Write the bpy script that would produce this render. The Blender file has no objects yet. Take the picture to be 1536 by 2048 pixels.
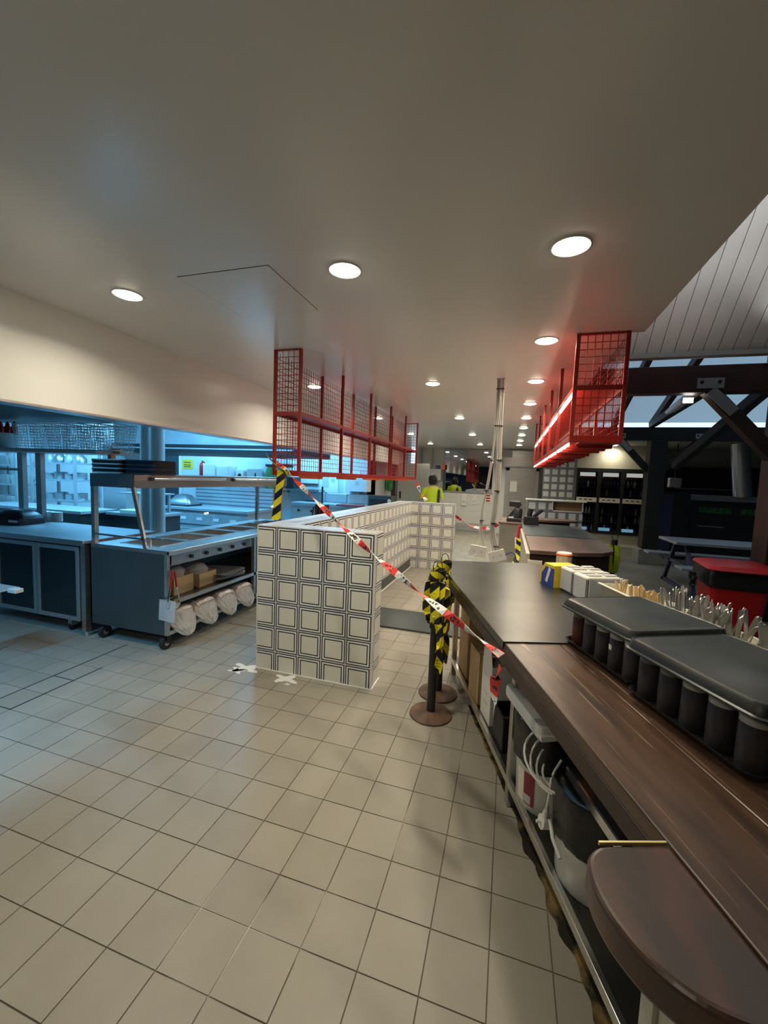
import bpy, math, random
from mathutils import Vector, Matrix
random.seed(7)
PI = math.pi
S = bpy.context.scene
COL = S.collection

# ------------------------------------------------------------------ camera
F_PX = 820.0
cam_d = bpy.data.cameras.new('camera'); cam = bpy.data.objects.new('camera', cam_d); COL.objects.link(cam)
cam_d.sensor_fit = 'VERTICAL'; cam_d.sensor_height = 36.0; cam_d.lens = F_PX / 2048.0 * 36.0
cam_d.clip_start = 0.03; cam_d.clip_end = 200
ay = Vector((1019 - 768, -(965 - 1024), -F_PX)).normalized()      # world +Y seen from the camera
hz = Vector((1, -0.0384, 0))
az = hz.cross(ay).normalized()
if az.y < 0: az = -az
ax = ay.cross(az)
R = Matrix((ax, ay, az))                                            # camera -> world
cam.matrix_world = Matrix.Translation((0, 0, 1.57)) @ R.to_4x4()
S.camera = cam
S.view_settings.view_transform = 'Standard'; S.view_settings.look = 'None'
S.view_settings.gamma = 1.0; S.view_settings.use_curve_mapping = False
S.view_settings.exposure = 0.0
S.cycles.caustics_reflective = False; S.cycles.caustics_refractive = False

# ------------------------------------------------------------------ world: pale evening sky outside the hall
W = bpy.data.worlds.new('world'); S.world = W; W.use_nodes = True
bg = W.node_tree.nodes['Background']; bg.inputs[0].default_value = (0.55, 0.72, 0.85, 1); bg.inputs[1].default_value = 1.6

DL_POWER = 10.0; DL_COL = (1.0, 0.91, 0.71)
KIT_POWER = 85.0; KIT_COL = (0.11, 0.52, 1.0)
LED_STR = 22.0

# ------------------------------------------------------------------ materials
MATS = {}
def mat(name, col, rough=0.5, metal=0.0, var=0.0, scale=8.0, emit=0.0, spec=0.5, bump=0.0, col2=None, stretch=None, thr=(0.35, 0.65), coord='Object', alpha=None):
    if name in MATS: return MATS[name]
    m = bpy.data.materials.new(name); m.use_nodes = True; MATS[name] = m
    nt = m.node_tree; b = nt.nodes['Principled BSDF']
    b.inputs['Base Color'].default_value = (*col, 1); b.inputs['Roughness'].default_value = rough
    b.inputs['Metallic'].default_value = metal; b.inputs['Specular IOR Level'].default_value = spec
    if emit: b.inputs['Emission Color'].default_value = (*col, 1); b.inputs['Emission Strength'].default_value = emit
    if var or col2 or bump:
        tc = nt.nodes.new('ShaderNodeTexCoord'); mp = nt.nodes.new('ShaderNodeMapping'); nz = nt.nodes.new('ShaderNodeTexNoise')
        nt.links.new(tc.outputs[coord], mp.inputs[0]); nt.links.new(mp.outputs[0], nz.inputs['Vector'])
        if stretch: mp.inputs['Scale'].default_value = stretch
        nz.inputs['Scale'].default_value = scale; nz.inputs['Detail'].default_value = 5
        rp = nt.nodes.new('ShaderNodeValToRGB'); nt.links.new(nz.outputs[0], rp.inputs[0])
        rp.color_ramp.elements[0].position = thr[0]; rp.color_ramp.elements[1].position = thr[1]
        c2 = col2 or tuple(c * (1 - var) for c in col)
        rp.color_ramp.elements[0].color = (*c2, 1); rp.color_ramp.elements[1].color = (*col, 1)
        nt.links.new(rp.outputs[0], b.inputs['Base Color'])
        if bump:
            bp = nt.nodes.new('ShaderNodeBump'); bp.inputs['Strength'].default_value = bump; bp.inputs['Distance'].default_value = 0.01
            nt.links.new(nz.outputs[0], bp.inputs['Height']); nt.links.new(bp.outputs[0], b.inputs['Normal'])
    return m
def glass(name, tint=(0.9, 0.95, 0.97), refl=0.12, rough=0.02):
    m = bpy.data.materials.new(name); m.use_nodes = True; nt = m.node_tree; MATS[name] = m
    for n in list(nt.nodes): nt.nodes.remove(n)
    o = nt.nodes.new('ShaderNodeOutputMaterial'); t = nt.nodes.new('ShaderNodeBsdfTransparent'); g = nt.nodes.new('ShaderNodeBsdfGlossy')
    t.inputs[0].default_value = (*tint, 1); g.inputs['Roughness'].default_value = rough
    mx = nt.nodes.new('ShaderNodeMixShader'); lw = nt.nodes.new('ShaderNodeLayerWeight'); lw.inputs[0].default_value = refl
    nt.links.new(lw.outputs['Fresnel'], mx.inputs[0]); nt.links.new(t.outputs[0], mx.inputs[1]); nt.links.new(g.outputs[0], mx.inputs[2])
    nt.links.new(mx.outputs[0], o.inputs[0]); return m
def film(name, col, opac=0.45, rough=0.25):
    m = mat(name, col, rough); nt = m.node_tree; b = nt.nodes['Principled BSDF']; o = nt.nodes['Material Output']
    t = nt.nodes.new('ShaderNodeBsdfTransparent'); mx = nt.nodes.new('ShaderNodeMixShader'); mx.inputs[0].default_value = opac
    nz = nt.nodes.new('ShaderNodeTexNoise'); nz.inputs['Scale'].default_value = 22; bp = nt.nodes.new('ShaderNodeBump'); bp.inputs['Strength'].default_value = .8
    nt.links.new(nz.outputs[0], bp.inputs['Height']); nt.links.new(bp.outputs[0], b.inputs['Normal'])
    nt.links.new(t.outputs[0], mx.inputs[1]); nt.links.new(b.outputs[0], mx.inputs[2]); nt.links.new(mx.outputs[0], o.inputs[0]); return m
def N(nt, typ, **kw):
    n = nt.nodes.new(typ)
    for k, v in kw.items(): setattr(n, k, v)
    return n
def math_n(nt, op, a, b=None, c=None):
    n = nt.nodes.new('ShaderNodeMath'); n.operation = op
    for i, v in enumerate((a, b, c)):
        if v is None: continue
        if isinstance(v, (int, float)): n.inputs[i].default_value = v
        else: nt.links.new(v, n.inputs[i])
    return n.outputs[0]
def mix_rgb(nt, f, a, b):
    n = nt.nodes.new('ShaderNodeMix'); n.data_type = 'RGBA'
    for s, v in ((n.inputs[0], f), (n.inputs[6], a), (n.inputs[7], b)):
        if isinstance(v, tuple): s.default_value = (*v, 1)
        elif isinstance(v, (int, float)): s.default_value = v
        else: nt.links.new(v, s)
    return n.outputs[2]

def tile_mat(name, base, centre, ink, rough=0.22):
    """printed wall tile: white edge, thin ink line, white band, thicker ink line, plain centre (UV 0..1 over one whole tile)"""
    m = mat(name, base, rough); nt = m.node_tree; b = nt.nodes['Principled BSDF']
    tc = N(nt, 'ShaderNodeTexCoord'); sp = N(nt, 'ShaderNodeSeparateXYZ'); nt.links.new(tc.outputs['UV'], sp.inputs[0])
    u = math_n(nt, 'ABSOLUTE', math_n(nt, 'SUBTRACT', sp.outputs[0], .5)); v = math_n(nt, 'ABSOLUTE', math_n(nt, 'SUBTRACT', sp.outputs[1], .5))
    d = math_n(nt, 'MULTIPLY', math_n(nt, 'MAXIMUM', u, v), 2.0)
    def band(lo, hi): return math_n(nt, 'MULTIPLY', math_n(nt, 'GREATER_THAN', d, lo), math_n(nt, 'LESS_THAN', d, hi))
    inkf = math_n(nt, 'ADD', band(.875, .955), band(.675, .76))
    c = mix_rgb(nt, math_n(nt, 'LESS_THAN', d, .68), base, centre)
    nt.links.new(mix_rgb(nt, inkf, c, ink), b.inputs['Base Color']); return m

def floor_tile_mat():
    m = mat('floor_tile', (.42, .39, .34), .42); nt = m.node_tree; b = nt.nodes['Principled BSDF']
    g = N(nt, 'ShaderNodeNewGeometry'); sc = N(nt, 'ShaderNodeVectorMath', operation='SCALE'); sc.inputs['Scale'].default_value = 5.0
    off = N(nt, 'ShaderNodeVectorMath', operation='ADD'); off.inputs[1].default_value = (.37, .08, 0)
    nt.links.new(g.outputs['Position'], off.inputs[0]); nt.links.new(off.outputs[0], sc.inputs[0])
    fl = N(nt, 'ShaderNodeVectorMath', operation='FLOOR'); nt.links.new(sc.outputs[0], fl.inputs[0])
    wn = N(nt, 'ShaderNodeTexWhiteNoise'); nt.links.new(fl.outputs[0], wn.inputs['Vector'])
    nz = N(nt, 'ShaderNodeTexNoise'); nz.inputs['Scale'].default_value = 3.0; nz.inputs['Detail'].default_value = 6; nt.links.new(g.outputs['Position'], nz.inputs['Vector'])
    sp = N(nt, 'ShaderNodeTexNoise'); sp.inputs['Scale'].default_value = 420.0; nt.links.new(g.outputs['Position'], sp.inputs['Vector'])
    a = mix_rgb(nt, wn.outputs[0], (.315, .287, .234), (.365, .332, .272))
    r = N(nt, 'ShaderNodeMapRange'); r.inputs[1].default_value = .42; r.inputs[2].default_value = .75; nt.links.new(nz.outputs[0], r.inputs[0])
    c = mix_rgb(nt, r.outputs[0], a, (.39, .358, .30))
    r2 = N(nt, 'ShaderNodeMapRange'); r2.inputs[1].default_value = .45; r2.inputs[2].default_value = .8; nt.links.new(sp.outputs[0], r2.inputs[0]); r2.inputs[4].default_value = .3
    nt.links.new(mix_rgb(nt, r2.outputs[0], c, (.18, .165, .14)), b.inputs['Base Color'])
    bp = N(nt, 'ShaderNodeBump'); bp.inputs['Strength'].default_value = .12; bp.inputs['Distance'].default_value = .002
    nt.links.new(sp.outputs[0], bp.inputs['Height']); nt.links.new(bp.outputs[0], b.inputs['Normal'])
    return m
def stripe_mat(name, c1, c2, period, duty=.5, slant=0.0, ink=None):
    m = mat(name, c1, .35); nt = m.node_tree; b = nt.nodes['Principled BSDF']
    tc = N(nt, 'ShaderNodeTexCoord'); sp = N(nt, 'ShaderNodeSeparateXYZ'); nt.links.new(tc.outputs['UV'], sp.inputs[0])
    q = math_n(nt, 'ADD', math_n(nt, 'MULTIPLY', sp.outputs[0], 1 / period), math_n(nt, 'MULTIPLY', sp.outputs[1], slant))
    f = math_n(nt, 'GREATER_THAN', math_n(nt, 'FRACT', q), duty)
    c = mix_rgb(nt, f, c1, c2)
    if ink:
        nz = N(nt, 'ShaderNodeTexVoronoi'); nz.inputs['Scale'].default_value = 1.0
        cm = N(nt, 'ShaderNodeCombineXYZ'); nt.links.new(math_n(nt, 'MULTIPLY', sp.outputs[0], 60.0), cm.inputs[0]); nt.links.new(math_n(nt, 'MULTIPLY', sp.outputs[1], 1.6), cm.inputs[1])
        nt.links.new(cm.outputs[0], nz.inputs['Vector'])
        mid = math_n(nt, 'LESS_THAN', math_n(nt, 'ABSOLUTE', math_n(nt, 'SUBTRACT', sp.outputs[1], .5)), .34)
        fr = math_n(nt, 'FRACT', q)
        word = math_n(nt, 'LESS_THAN', math_n(nt, 'ABSOLUTE', math_n(nt, 'SUBTRACT', math_n(nt, 'FRACT', math_n(nt, 'MULTIPLY', fr, 2.0)), .5)), .33)
        k = math_n(nt, 'MULTIPLY', math_n(nt, 'MULTIPLY', mid, word), math_n(nt, 'LESS_THAN', nz.outputs['Distance'], .47))
        c = mix_rgb(nt, k, c, ink)
    nt.links.new(c, b.inputs['Base Color']); return m

M = MATS
mat('paint_ceiling', (.80, .775, .74), .26, var=.05, scale=.6)
mat('paint_bulkhead', (.86, .84, .80), .28, var=.04, scale=1)
mat('paint_white', (.72, .74, .74), .4)
mat('paint_grey', (.45, .46, .46), .5)
mat('dark_gap', (.03, .03, .03), .8)
mat('grout_floor', (.15, .125, .095), .9, col2=(.66, .62, .54), scale=1.3, thr=(.36, .44), coord='Object')
mat('grout_white', (.78, .77, .75), .7)
floor_tile_mat()
tile_mat('printed_tile', (.88, .88, .90), (.80, .795, .72), (.014, .015, .028))
tile_mat('printed_tile_dark', (.20, .21, .23), (.55, .56, .56), (.16, .17, .19), .4)
mat('white_tile', (.74, .74, .72), .25)
mat('steel', (.62, .61, .59), .30, metal=.95, var=.18, scale=3, stretch=(1, 1, 14))
mat('steel_dark', (.085, .105, .115), .36, metal=.5, var=.2, scale=2)
mat('steel_bright', (.78, .77, .74), .22, metal=.95)
mat('steel_counter', (.125, .12, .11), .3, metal=.85, var=.35, scale=3.5)
mat('steel_kit', (.52, .56, .58), .38, metal=.35, var=.15, scale=4)
mat('basket_wire', (.85, .9, .92), .3, metal=.3)
mat('steel_bench', (.36, .38, .39), .45, metal=.6, var=.2, scale=2)
mat('pipe_pale', (.62, .63, .62), .45)
mat('aluminium', (.5, .51, .52), .35, metal=.8)
mat('chrome', (.85, .88, .9), .12, metal=1.0)
mat('red_paint', (.34, .016, .010), .33)
mat('red_plastic', (.52, .012, .014), .38)
mat('orange_paint_and_glow', (.85, .16, .04), .4)
mat('led_warm', (1.0, .85, .62), .5, emit=LED_STR)
mat('lamp_disc', (1.0, .92, .74), .5, emit=26.0)
mat('black_plastic', (.018, .018, .02), .38)
mat('black_lid', (.020, .021, .020), .38, col2=(.042, .044, .038), scale=5, bump=.05)
mat('black_rubber', (.02, .02, .02), .7)
mat('black_bag', (.012, .012, .014), .3, bump=1.0, scale=14)
mat('white_plastic', (.74, .73, .68), .38, var=.1, scale=4)
mat('cream_plastic', (.80, .75, .62), .4)
mat('cable_white', (.78, .77, .72), .45)
mat('pvc_grey', (.42, .41, .38), .5)
mat('pvc_pale', (.52, .49, .44), .5)
mat('wood_top', (.040, .020, .013), .33, col2=(.112, .058, .034), scale=2.6, stretch=(7, 1.1, 7), thr=(.30, .62), bump=.08)
mat('wood_front', (.05, .024, .015), .45, var=.4, scale=3, stretch=(6, 1, 6))
mat('wood_curve', (.125, .052, .032), .3, col2=(.046, .029, .022), scale=3.2, stretch=(3, 1.1, 3), thr=(.40, .66))
mat('wood_far', (.19, .115, .09), .4, var=.3, scale=4, stretch=(1, 4, 1))
mat('timber_dark', (.035, .016, .012), .6, var=.4, scale=4)
mat('timber_red', (.05, .014, .011), .55, var=.3, scale=4)
mat('timber_black', (.018, .017, .018), .6, var=.3, scale=4)
mat('plank_white', (.74, .75, .73), .6, var=.12, scale=2.5)
mat('roof_sheet', (.52, .60, .68), .5)
mat('rust', (.20, .11, .06), .6, col2=(.08, .055, .04), scale=9, bump=.2)
mat('cardboard', (.50, .34, .17), .75, var=.12, scale=5)
mat('cardboard_dark', (.32, .21, .10), .75, var=.15, scale=5)
mat('paper_white', (.80, .79, .76), .6)
mat('paper_grey', (.55, .55, .56), .6)
mat('laminate', (.47, .44, .35), .45, var=.06, scale=2)
mat('brass', (.75, .62, .25), .35, metal=.8)
mat('concrete_dark', (.16, .155, .135), .7, var=.3, scale=1.6)
mat('concrete', (.26, .25, .22), .8, var=.25, scale=5)
mat('wall_dark', (.022, .022, .024), .7)
mat('wall_pale', (.42, .43, .40), .7)
mat('black_board', (.012, .012, .014), .5)
mat('blue_dark', (.035, .04, .10), .5)
mat('blue_pipe', (.45, .50, .68), .35)
mat('galv', (.5, .53, .58), .35, metal=.7)
mat('mirror_black', (.42, .43, .44), .02, metal=1.0)
mat('yellow_plastic', (.85, .62, .04), .45)
mat('blue_card', (.03, .06, .30), .45)
mat('hivis', (.62, .78, .03), .7)
mat('navy', (.03, .035, .06), .7)
mat('skin', (.55, .36, .27), .55)
mat('hair', (.012, .011, .012), .55)
mat('sauce_red', (.085, .028, .02), .3)
mat('sauce_dark', (.028, .026, .030), .35, col2=(.055, .051, .055), scale=9)
mat('cap_grey', (.46, .45, .40), .45)
mat('cap_dark', (.22, .215, .19), .45)
mat('bamboo', (.74, .55, .28), .6)
mat('cutlery', (.60, .585, .56), .42, metal=.85)
mat('jar_mix', (.42, .38, .3), .3, col2=(.7, .65, .58), scale=30, stretch=(6, 6, .3))
mat('kitchen_wall', (.60, .67, .70), .45)
mat('kitchen_floor', (.2, .2, .19), .5)
mat('kitchen_lamp', (.45, .85, 1.0), .5, emit=7.0)
mat('screen_cyan', (.1, .8, .85), .4, emit=1.2)
mat('screen_blue', (.25, .5, .7), .4, emit=.8)
mat('fridge_glow', (.85, .78, .74), .5, emit=.8)
mat('sign_yellow', (.85, .62, .03), .5)
mat('green_apron', (.05, .30, .08), .8, col2=(.015, .03, .015), scale=14, stretch=(3, 1, .3))
mat('dark_glass', (.012, .016, .018), .06)
mat('door_glass', (.02, .04, .05), .05)
mat('copper', (.6, .25, .10), .35, metal=.7)
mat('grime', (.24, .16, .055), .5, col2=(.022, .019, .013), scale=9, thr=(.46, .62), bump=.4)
mat('plaster', (.85, .85, .83), .8)
mat('red_label', (.22, .03, .04), .5)
mat('flood', (1, .95, .85), .5, emit=12.0)
def scratches(name, col):
    nt = MATS[name].node_tree; b = nt.nodes['Principled BSDF']; src = b.inputs['Base Color'].links[0].from_socket
    tc = N(nt, 'ShaderNodeTexCoord'); mp = N(nt, 'ShaderNodeMapping'); mp.inputs['Scale'].default_value = (55, 1.6, 1); mp.inputs['Rotation'].default_value = (0, 0, .05); nz = N(nt, 'ShaderNodeTexNoise'); nz.inputs['Scale'].default_value = 2.0; nz.inputs['Detail'].default_value = 2
    nt.links.new(tc.outputs['Object'], mp.inputs[0]); nt.links.new(mp.outputs[0], nz.inputs['Vector'])
    r = N(nt, 'ShaderNodeMapRange'); r.inputs[1].default_value = .635; r.inputs[2].default_value = .70; r.inputs[4].default_value = .6; nt.links.new(nz.outputs[0], r.inputs[0])
    nt.links.new(mix_rgb(nt, r.outputs[0], src, col), b.inputs['Base Color'])
scratches('wood_top', (.34, .24, .16))
stripe_mat('tape_red', (.80, .045, .03), (.85, .84, .82), .26, .5, 0.0, (.03, .02, .02))
stripe_mat('tape_yellow', (.80, .70, .02), (.015, .015, .015), .13, .5, .45)
glass('pane_clear'); glass('pane_fridge', (.55, .6, .6), .18)
film('bag_clear', (.85, .84, .82), .42); film('bag_pink', (.80, .68, .64), .8)

# ------------------------------------------------------------------ mesh helpers
class MB:
    def __init__(s): s.v = []; s.f = []; s.m = []; s.uv = {}
    def add(s, vs, fs, mi=0, X=None):
        o = len(s.v)
        s.v += [tuple(X @ Vector(p)) if X is not None else tuple(p) for p in vs]
        s.f += [tuple(o + i for i in f) for f in fs]; s.m += [mi] * len(fs); return s
    def box(s, x0, x1, y0, y1, z0, z1, mi=0, X=None):
        return s.add([(x0, y0, z0), (x1, y0, z0), (x1, y1, z0), (x0, y1, z0), (x0, y0, z1), (x1, y0, z1), (x1, y1, z1), (x0, y1, z1)],
                     [(0, 3, 2, 1), (4, 5, 6, 7), (0, 1, 5, 4), (1, 2, 6, 5), (2, 3, 7, 6), (3, 0, 4, 7)], mi, X)
    def bar(s, a, b, w, h=None, mi=0):
        """rectangular bar from a to b"""
        a = Vector(a); b = Vector(b); h = h or w; d = (b - a); L = d.length; d.normalize()
        up = Vector((0, 0, 1)) if abs(d.z) < .95 else Vector((0, 1, 0))
        x = d.cross(up).normalized(); z = x.cross(d)
        X = Matrix((x, d, z)).transposed().to_4x4(); X.translation = a
        return s.box(-w / 2, w / 2, 0, L, -h / 2, h / 2, mi, X)
    def cyl(s, a, b, r0, r1=None, n=12, mi=0, cap=True):
        a = Vector(a); b = Vector(b); r1 = r0 if r1 is None else r1; d = (b - a).normalized()
        up = Vector((0, 0, 1)) if abs(d.z) < .95 else Vector((1, 0, 0))
        x = d.cross(up).normalized(); y = d.cross(x)
        vs = []
        for p, r in ((a, r0), (b, r1)):
            vs += [p + x * (r * math.cos(2 * PI * i / n)) + y * (r * math.sin(2 * PI * i / n)) for i in range(n)]
        fs = [(i, (i + 1) % n, n + (i + 1) % n, n + i) for i in range(n)]
        if cap: fs += [tuple(range(n - 1, -1, -1)), tuple(range(n, 2 * n))]
        return s.add(vs, fs, mi)
    def lathe(s, prof, n=20, c=(0, 0, 0), mi=0, sx=1, sy=1):
        vs = []; fs = []
        for r, z in prof: vs += [(c[0] + sx * r * math.cos(2 * PI * i / n), c[1] + sy * r * math.sin(2 * PI * i / n), c[2] + z) for i in range(n)]
        for k in range(len(prof) - 1):
            for i in range(n):
                j = (i + 1) % n; fs.append((k * n + i, k * n + j, (k + 1) * n + j, (k + 1) * n + i))
        fs.append(tuple(range(n - 1, -1, -1))); fs.append(tuple((len(prof) - 1) * n + i for i in range(n)))
        return s.add(vs, fs, mi)
    def tube(s, pts, r, n=8, mi=0):
        P = [Vector(p) for p in pts]; o = []; vs = []; fs = []
        for i, p in enumerate(P):
            d = (P[min(i + 1, len(P) - 1)] - P[max(i - 1, 0)]).normalized()
            up = Vector((0, 0, 1)) if abs(d.z) < .9 else Vector((1, 0, 0))
            x = d.cross(up).normalized(); y = d.cross(x)
            vs += [p + x * (r * math.cos(2 * PI * k / n)) + y * (r * math.sin(2 * PI * k / n)) for k in range(n)]
        for i in range(len(P) - 1):
            for k in range(n):
                j = (k + 1) % n; fs.append((i * n + k, i * n + j, (i + 1) * n + j, (i + 1) * n + k))
        fs.append(tuple(range(n))); fs.append(tuple((len(P) - 1) * n + k for k in range(n - 1, -1, -1)))
        return s.add(vs, fs, mi)
    def prism(s, poly, z0, z1, mi=0, X=None):
        n = len(poly)
        vs = [(x, y, z0) for x, y in poly] + [(x, y, z1) for x, y in poly]
        fs = [tuple(range(n - 1, -1, -1)), tuple(range(n, 2 * n))] + [(i, (i + 1) % n, n + (i + 1) % n, n + i) for i in range(n)]
        return s.add(vs, fs, mi, X)
    def build(s, name, mats, parent=None, loc=None, rz=0.0, bevel=0.0, smooth=False, seg=2):
        me = bpy.data.meshes.new(name); me.from_pydata(s.v, [], s.f)
        for mm in (mats if isinstance(mats, (list, tuple)) else [mats]): me.materials.append(MATS[mm])
        me.polygons.foreach_set('material_index', s.m)
        if smooth: me.polygons.foreach_set('use_smooth', [True] * len(me.polygons))
        me.update()
        o = bpy.data.objects.new(name, me); COL.objects.link(o)
        if loc: o.location = loc
        o.rotation_euler.z = rz
        if parent: o.parent = parent
        if bevel:
            b = o.modifiers.new('bevel', 'BEVEL'); b.width = bevel; b.segments = seg; b.limit_method = 'ANGLE'; b.angle_limit = math.radians(40)
        if smooth:
            try:
                es = o.modifiers.new('split', 'EDGE_SPLIT'); es.split_angle = math.radians(45)
            except Exception: pass
        return o
def tag(o, label, cat=None, group=None, kind=None):
    if label: o['label'] = label
    if cat: o['category'] = cat
    if group: o['group'] = group
    if kind: o['kind'] = kind
    return o
def thing(name, label, cat, loc=(0, 0, 0), rz=0.0, group=None):
    o = bpy.data.objects.new(name, None); COL.objects.link(o); o.location = loc; o.rotation_euler.z = rz; o.empty_display_size = .1
    return tag(o, label, cat, group)
def struct(o): o['kind'] = 'structure'; return o
def dup(root, loc, rz=None, label=None):
    r = root.copy(); COL.objects.link(r); r.location = loc
    if rz is not None: r.rotation_euler.z = rz
    if label: r['label'] = label
    for ch in list(root.children):
        c = ch.copy(); COL.objects.link(c); c.parent = r
        for g in ch.children:
            d = g.copy(); COL.objects.link(d); d.parent = c
    return r
def B(name, m, parent, x0, x1, y0, y1, z0, z1, bevel=0.0, label=None):
    o = MB().box(x0, x1, y0, y1, z0, z1).build(name, m, parent, bevel=bevel)
    if label: o['label'] = label
    return o
ORD = ['first', 'second', 'third', 'fourth', 'fifth', 'sixth', 'seventh', 'eighth', 'ninth', 'tenth', 'eleventh', 'twelfth']
def rrect(w, d, r, n=5):
    pts = []
    for cx, cy, a0 in ((w / 2 - r, d / 2 - r, 0), (-w / 2 + r, d / 2 - r, 90), (-w / 2 + r, -d / 2 + r, 180), (w / 2 - r, -d / 2 + r, 270)):
        for i in range(n + 1):
            a = math.radians(a0 + 90 * i / n); pts.append((cx + r * math.cos(a), cy + r * math.sin(a)))
    return pts
def loft(mb, rings, mi=0, cap0=True, cap1=True):
    n = len(rings[0]); vs = [p for r in rings for p in r]; fs = []
    for k in range(len(rings) - 1):
        for i in range(n):
            j = (i + 1) % n; fs.append((k * n + i, k * n + j, (k + 1) * n + j, (k + 1) * n + i))
    if cap0: fs.append(tuple(range(n - 1, -1, -1)))
    if cap1: fs.append(tuple((len(rings) - 1) * n + i for i in range(n)))
    mb.add(vs, fs, mi); return mb
def ribbon(name, m, pts, width, normals=None, thick=.0008, twist=0.0, parent=None, ph=0.0):
    """flat tape with UV: u = metres along, v = 0..1 across; twist in turns over its length"""
    P = [Vector(p) for p in pts]; vs = []; us = []; d0 = 0
    for i, p in enumerate(P):
        if i: d0 += (p - P[i - 1]).length
        d = (P[min(i + 1, len(P) - 1)] - P[max(i - 1, 0)]).normalized()
        side = d.cross(Vector((0, 0, 1))) if abs(d.z) < .98 else Vector((1, 0, 0))
        side.normalize(); up = side.cross(d).normalized()
        a = ph + 2 * PI * twist * i / max(1, len(P) - 1)
        if callable(normals): a = normals(i / max(1, len(P) - 1))
        w = (up * math.cos(a) + side * math.sin(a)) * (width / 2); t = (w.cross(d)).normalized() * thick
        vs += [p - w - t, p + w - t, p + w + t, p - w + t]; us.append(d0)
    fs = []; uvs = []
    for i in range(len(P) - 1):
        a, b = 4 * i, 4 * i + 4
        fs += [(a, a + 1, b + 1, b), (a + 2, a + 3, b + 3, b + 2), (a + 1, a + 2, b + 2, b + 1), (a + 3, a, b, b + 3)]
        u0, u1 = us[i], us[i + 1]
        uvs += [(u0, 0), (u0, 1), (u1, 1), (u1, 0), (u0, 1), (u0, 0), (u1, 0), (u1, 1), (u0, 1), (u0, 1), (u1, 1), (u1, 1), (u0, 0), (u0, 0), (u1, 0), (u1, 0)]
    me = bpy.data.meshes.new(name); me.from_pydata([tuple(v) for v in vs], [], fs)
    ul = me.uv_layers.new(name='UVMap'); ul.data.foreach_set('uv', [c for q in uvs for c in q])
    me.materials.append(MATS[m]); o = bpy.data.objects.new(name, me); COL.objects.link(o)
    if parent: o.parent = parent
    return o
def curve_pts(ctrl, n=8):
    """Catmull-Rom through control points"""
    C = [Vector(c) for c in ctrl]; C = [C[0] * 2 - C[1]] + C + [C[-1] * 2 - C[-2]]; out = []
    for i in range(1, len(C) - 2):
        p0, p1, p2, p3 = C[i - 1:i + 3]
        for k in range(n):
            t = k / n
            out.append(.5 * ((2 * p1) + (p2 - p0) * t + (2 * p0 - 5 * p1 + 4 * p2 - p3) * t * t + (3 * p1 - p0 - 3 * p2 + p3) * t ** 3))
    out.append(C[-2]); return out
# frame of the slanting front counter: local x = away from the aisle (v), local y = along it into the room (u)
CO = Vector((.331, .853, 0)); CT = Vector((-.327, .945, 0)); CN = Vector((.945, .327, 0)); CRZ = math.atan2(.327, .945)
def cl(u, v, z=0.0): return tuple(CO + CT * u + CN * v + Vector((0, 0, z)))
# ================================================================== structure
fl = struct(B('floor', 'grout_floor', None, -9.6, 9.2, -3, 16, -.12, -.003))
struct(B('floor', 'concrete_dark', None, 1.03, 9.2, -3, 16, -.004, 0.0))
struct(B('floor', 'kitchen_floor', None, -9.6, -5.37, -3, 16, -.004, 0.0))
def in_view(x, y, z, pad=40):
    c = R.transposed() @ Vector((x, y, z - 1.57))
    if c.z > -.05: return False
    px = 768 - F_PX * c.x / c.z; py = 1024 + F_PX * c.y / c.z
    return -pad < px < 1536 + pad and -pad < py < 2048 + pad
tiles = []
for i in range(-25, 7):
    for j in range(-16, 60):
        x = -.37 + .2 * i + .1; y = 1.12 + .2 * j + .1
        tiles.append(((x * x + y * y) + (0 if in_view(x, y, 0) else 500), x, y))
tiles.sort()
tm = MB().box(-.0978, .0978, -.0978, .0978, -.006, 0)
proto = tm.build('tile', 'floor_tile', fl); proto.location = (tiles[0][1], tiles[0][2], 0)
for d, x, y in tiles[1:300]:
    o = proto.copy(); COL.objects.link(o); o.location = (x, y, random.uniform(-.0004, .0004))
st = MB()
for d, x, y in tiles[300:]: st.box(x - .0978, x + .0978, y - .0978, y + .0978, -.006, 0)
tag(st.build('tiles_beyond', 'floor_tile', fl), None, kind='stuff')
for x0, y0, y1 in ((-3.17, 1.72, 2.74), (-2.97, 1.72, 2.34)):
    B('drain_slot', 'dark_gap', fl, x0 - .006, x0 + .006, y0, y1, -.004, .0008)
for y0 in (1.72, 2.12): B('drain_slot', 'dark_gap', fl, -3.17, -2.97, y0 - .004, y0 + .004, -.004, .0008)
B('drain_slot', 'dark_gap', fl, -2.7, -1.9, 3.515, 3.525, -.004, .0008)
# grime along the foot of the front counter
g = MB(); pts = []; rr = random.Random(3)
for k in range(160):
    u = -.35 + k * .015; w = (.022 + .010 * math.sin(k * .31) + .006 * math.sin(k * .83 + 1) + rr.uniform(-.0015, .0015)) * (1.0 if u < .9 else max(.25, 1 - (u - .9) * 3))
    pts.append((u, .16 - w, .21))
vs = []; fs = []
for u, a, b in pts: vs += [cl(u, a, .0012), cl(u, b, .0012)]
for k in range(len(pts) - 1): fs.append((2 * k, 2 * k + 1, 2 * k + 3, 2 * k + 2))
g.add(vs, fs); tag(g.build('grime', 'grime', fl), 'brown and black grime along the foot of the front counter')
def splat(x, y, r, seed):
    q = random.Random(seed); P = []
    for k in range(26):
        a = 2 * PI * k / 26; rad = r * (.35 + .65 * abs(math.cos(2 * a + seed)) ** 3 + q.uniform(0, .25)); P.append((x + rad * math.cos(a) * 1.3, y + rad * math.sin(a) * .8))
    tag(MB().prism(P, 0, .0016).build('plaster_splash', 'plaster', fl), 'white plaster splash on the floor tiles')
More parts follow.
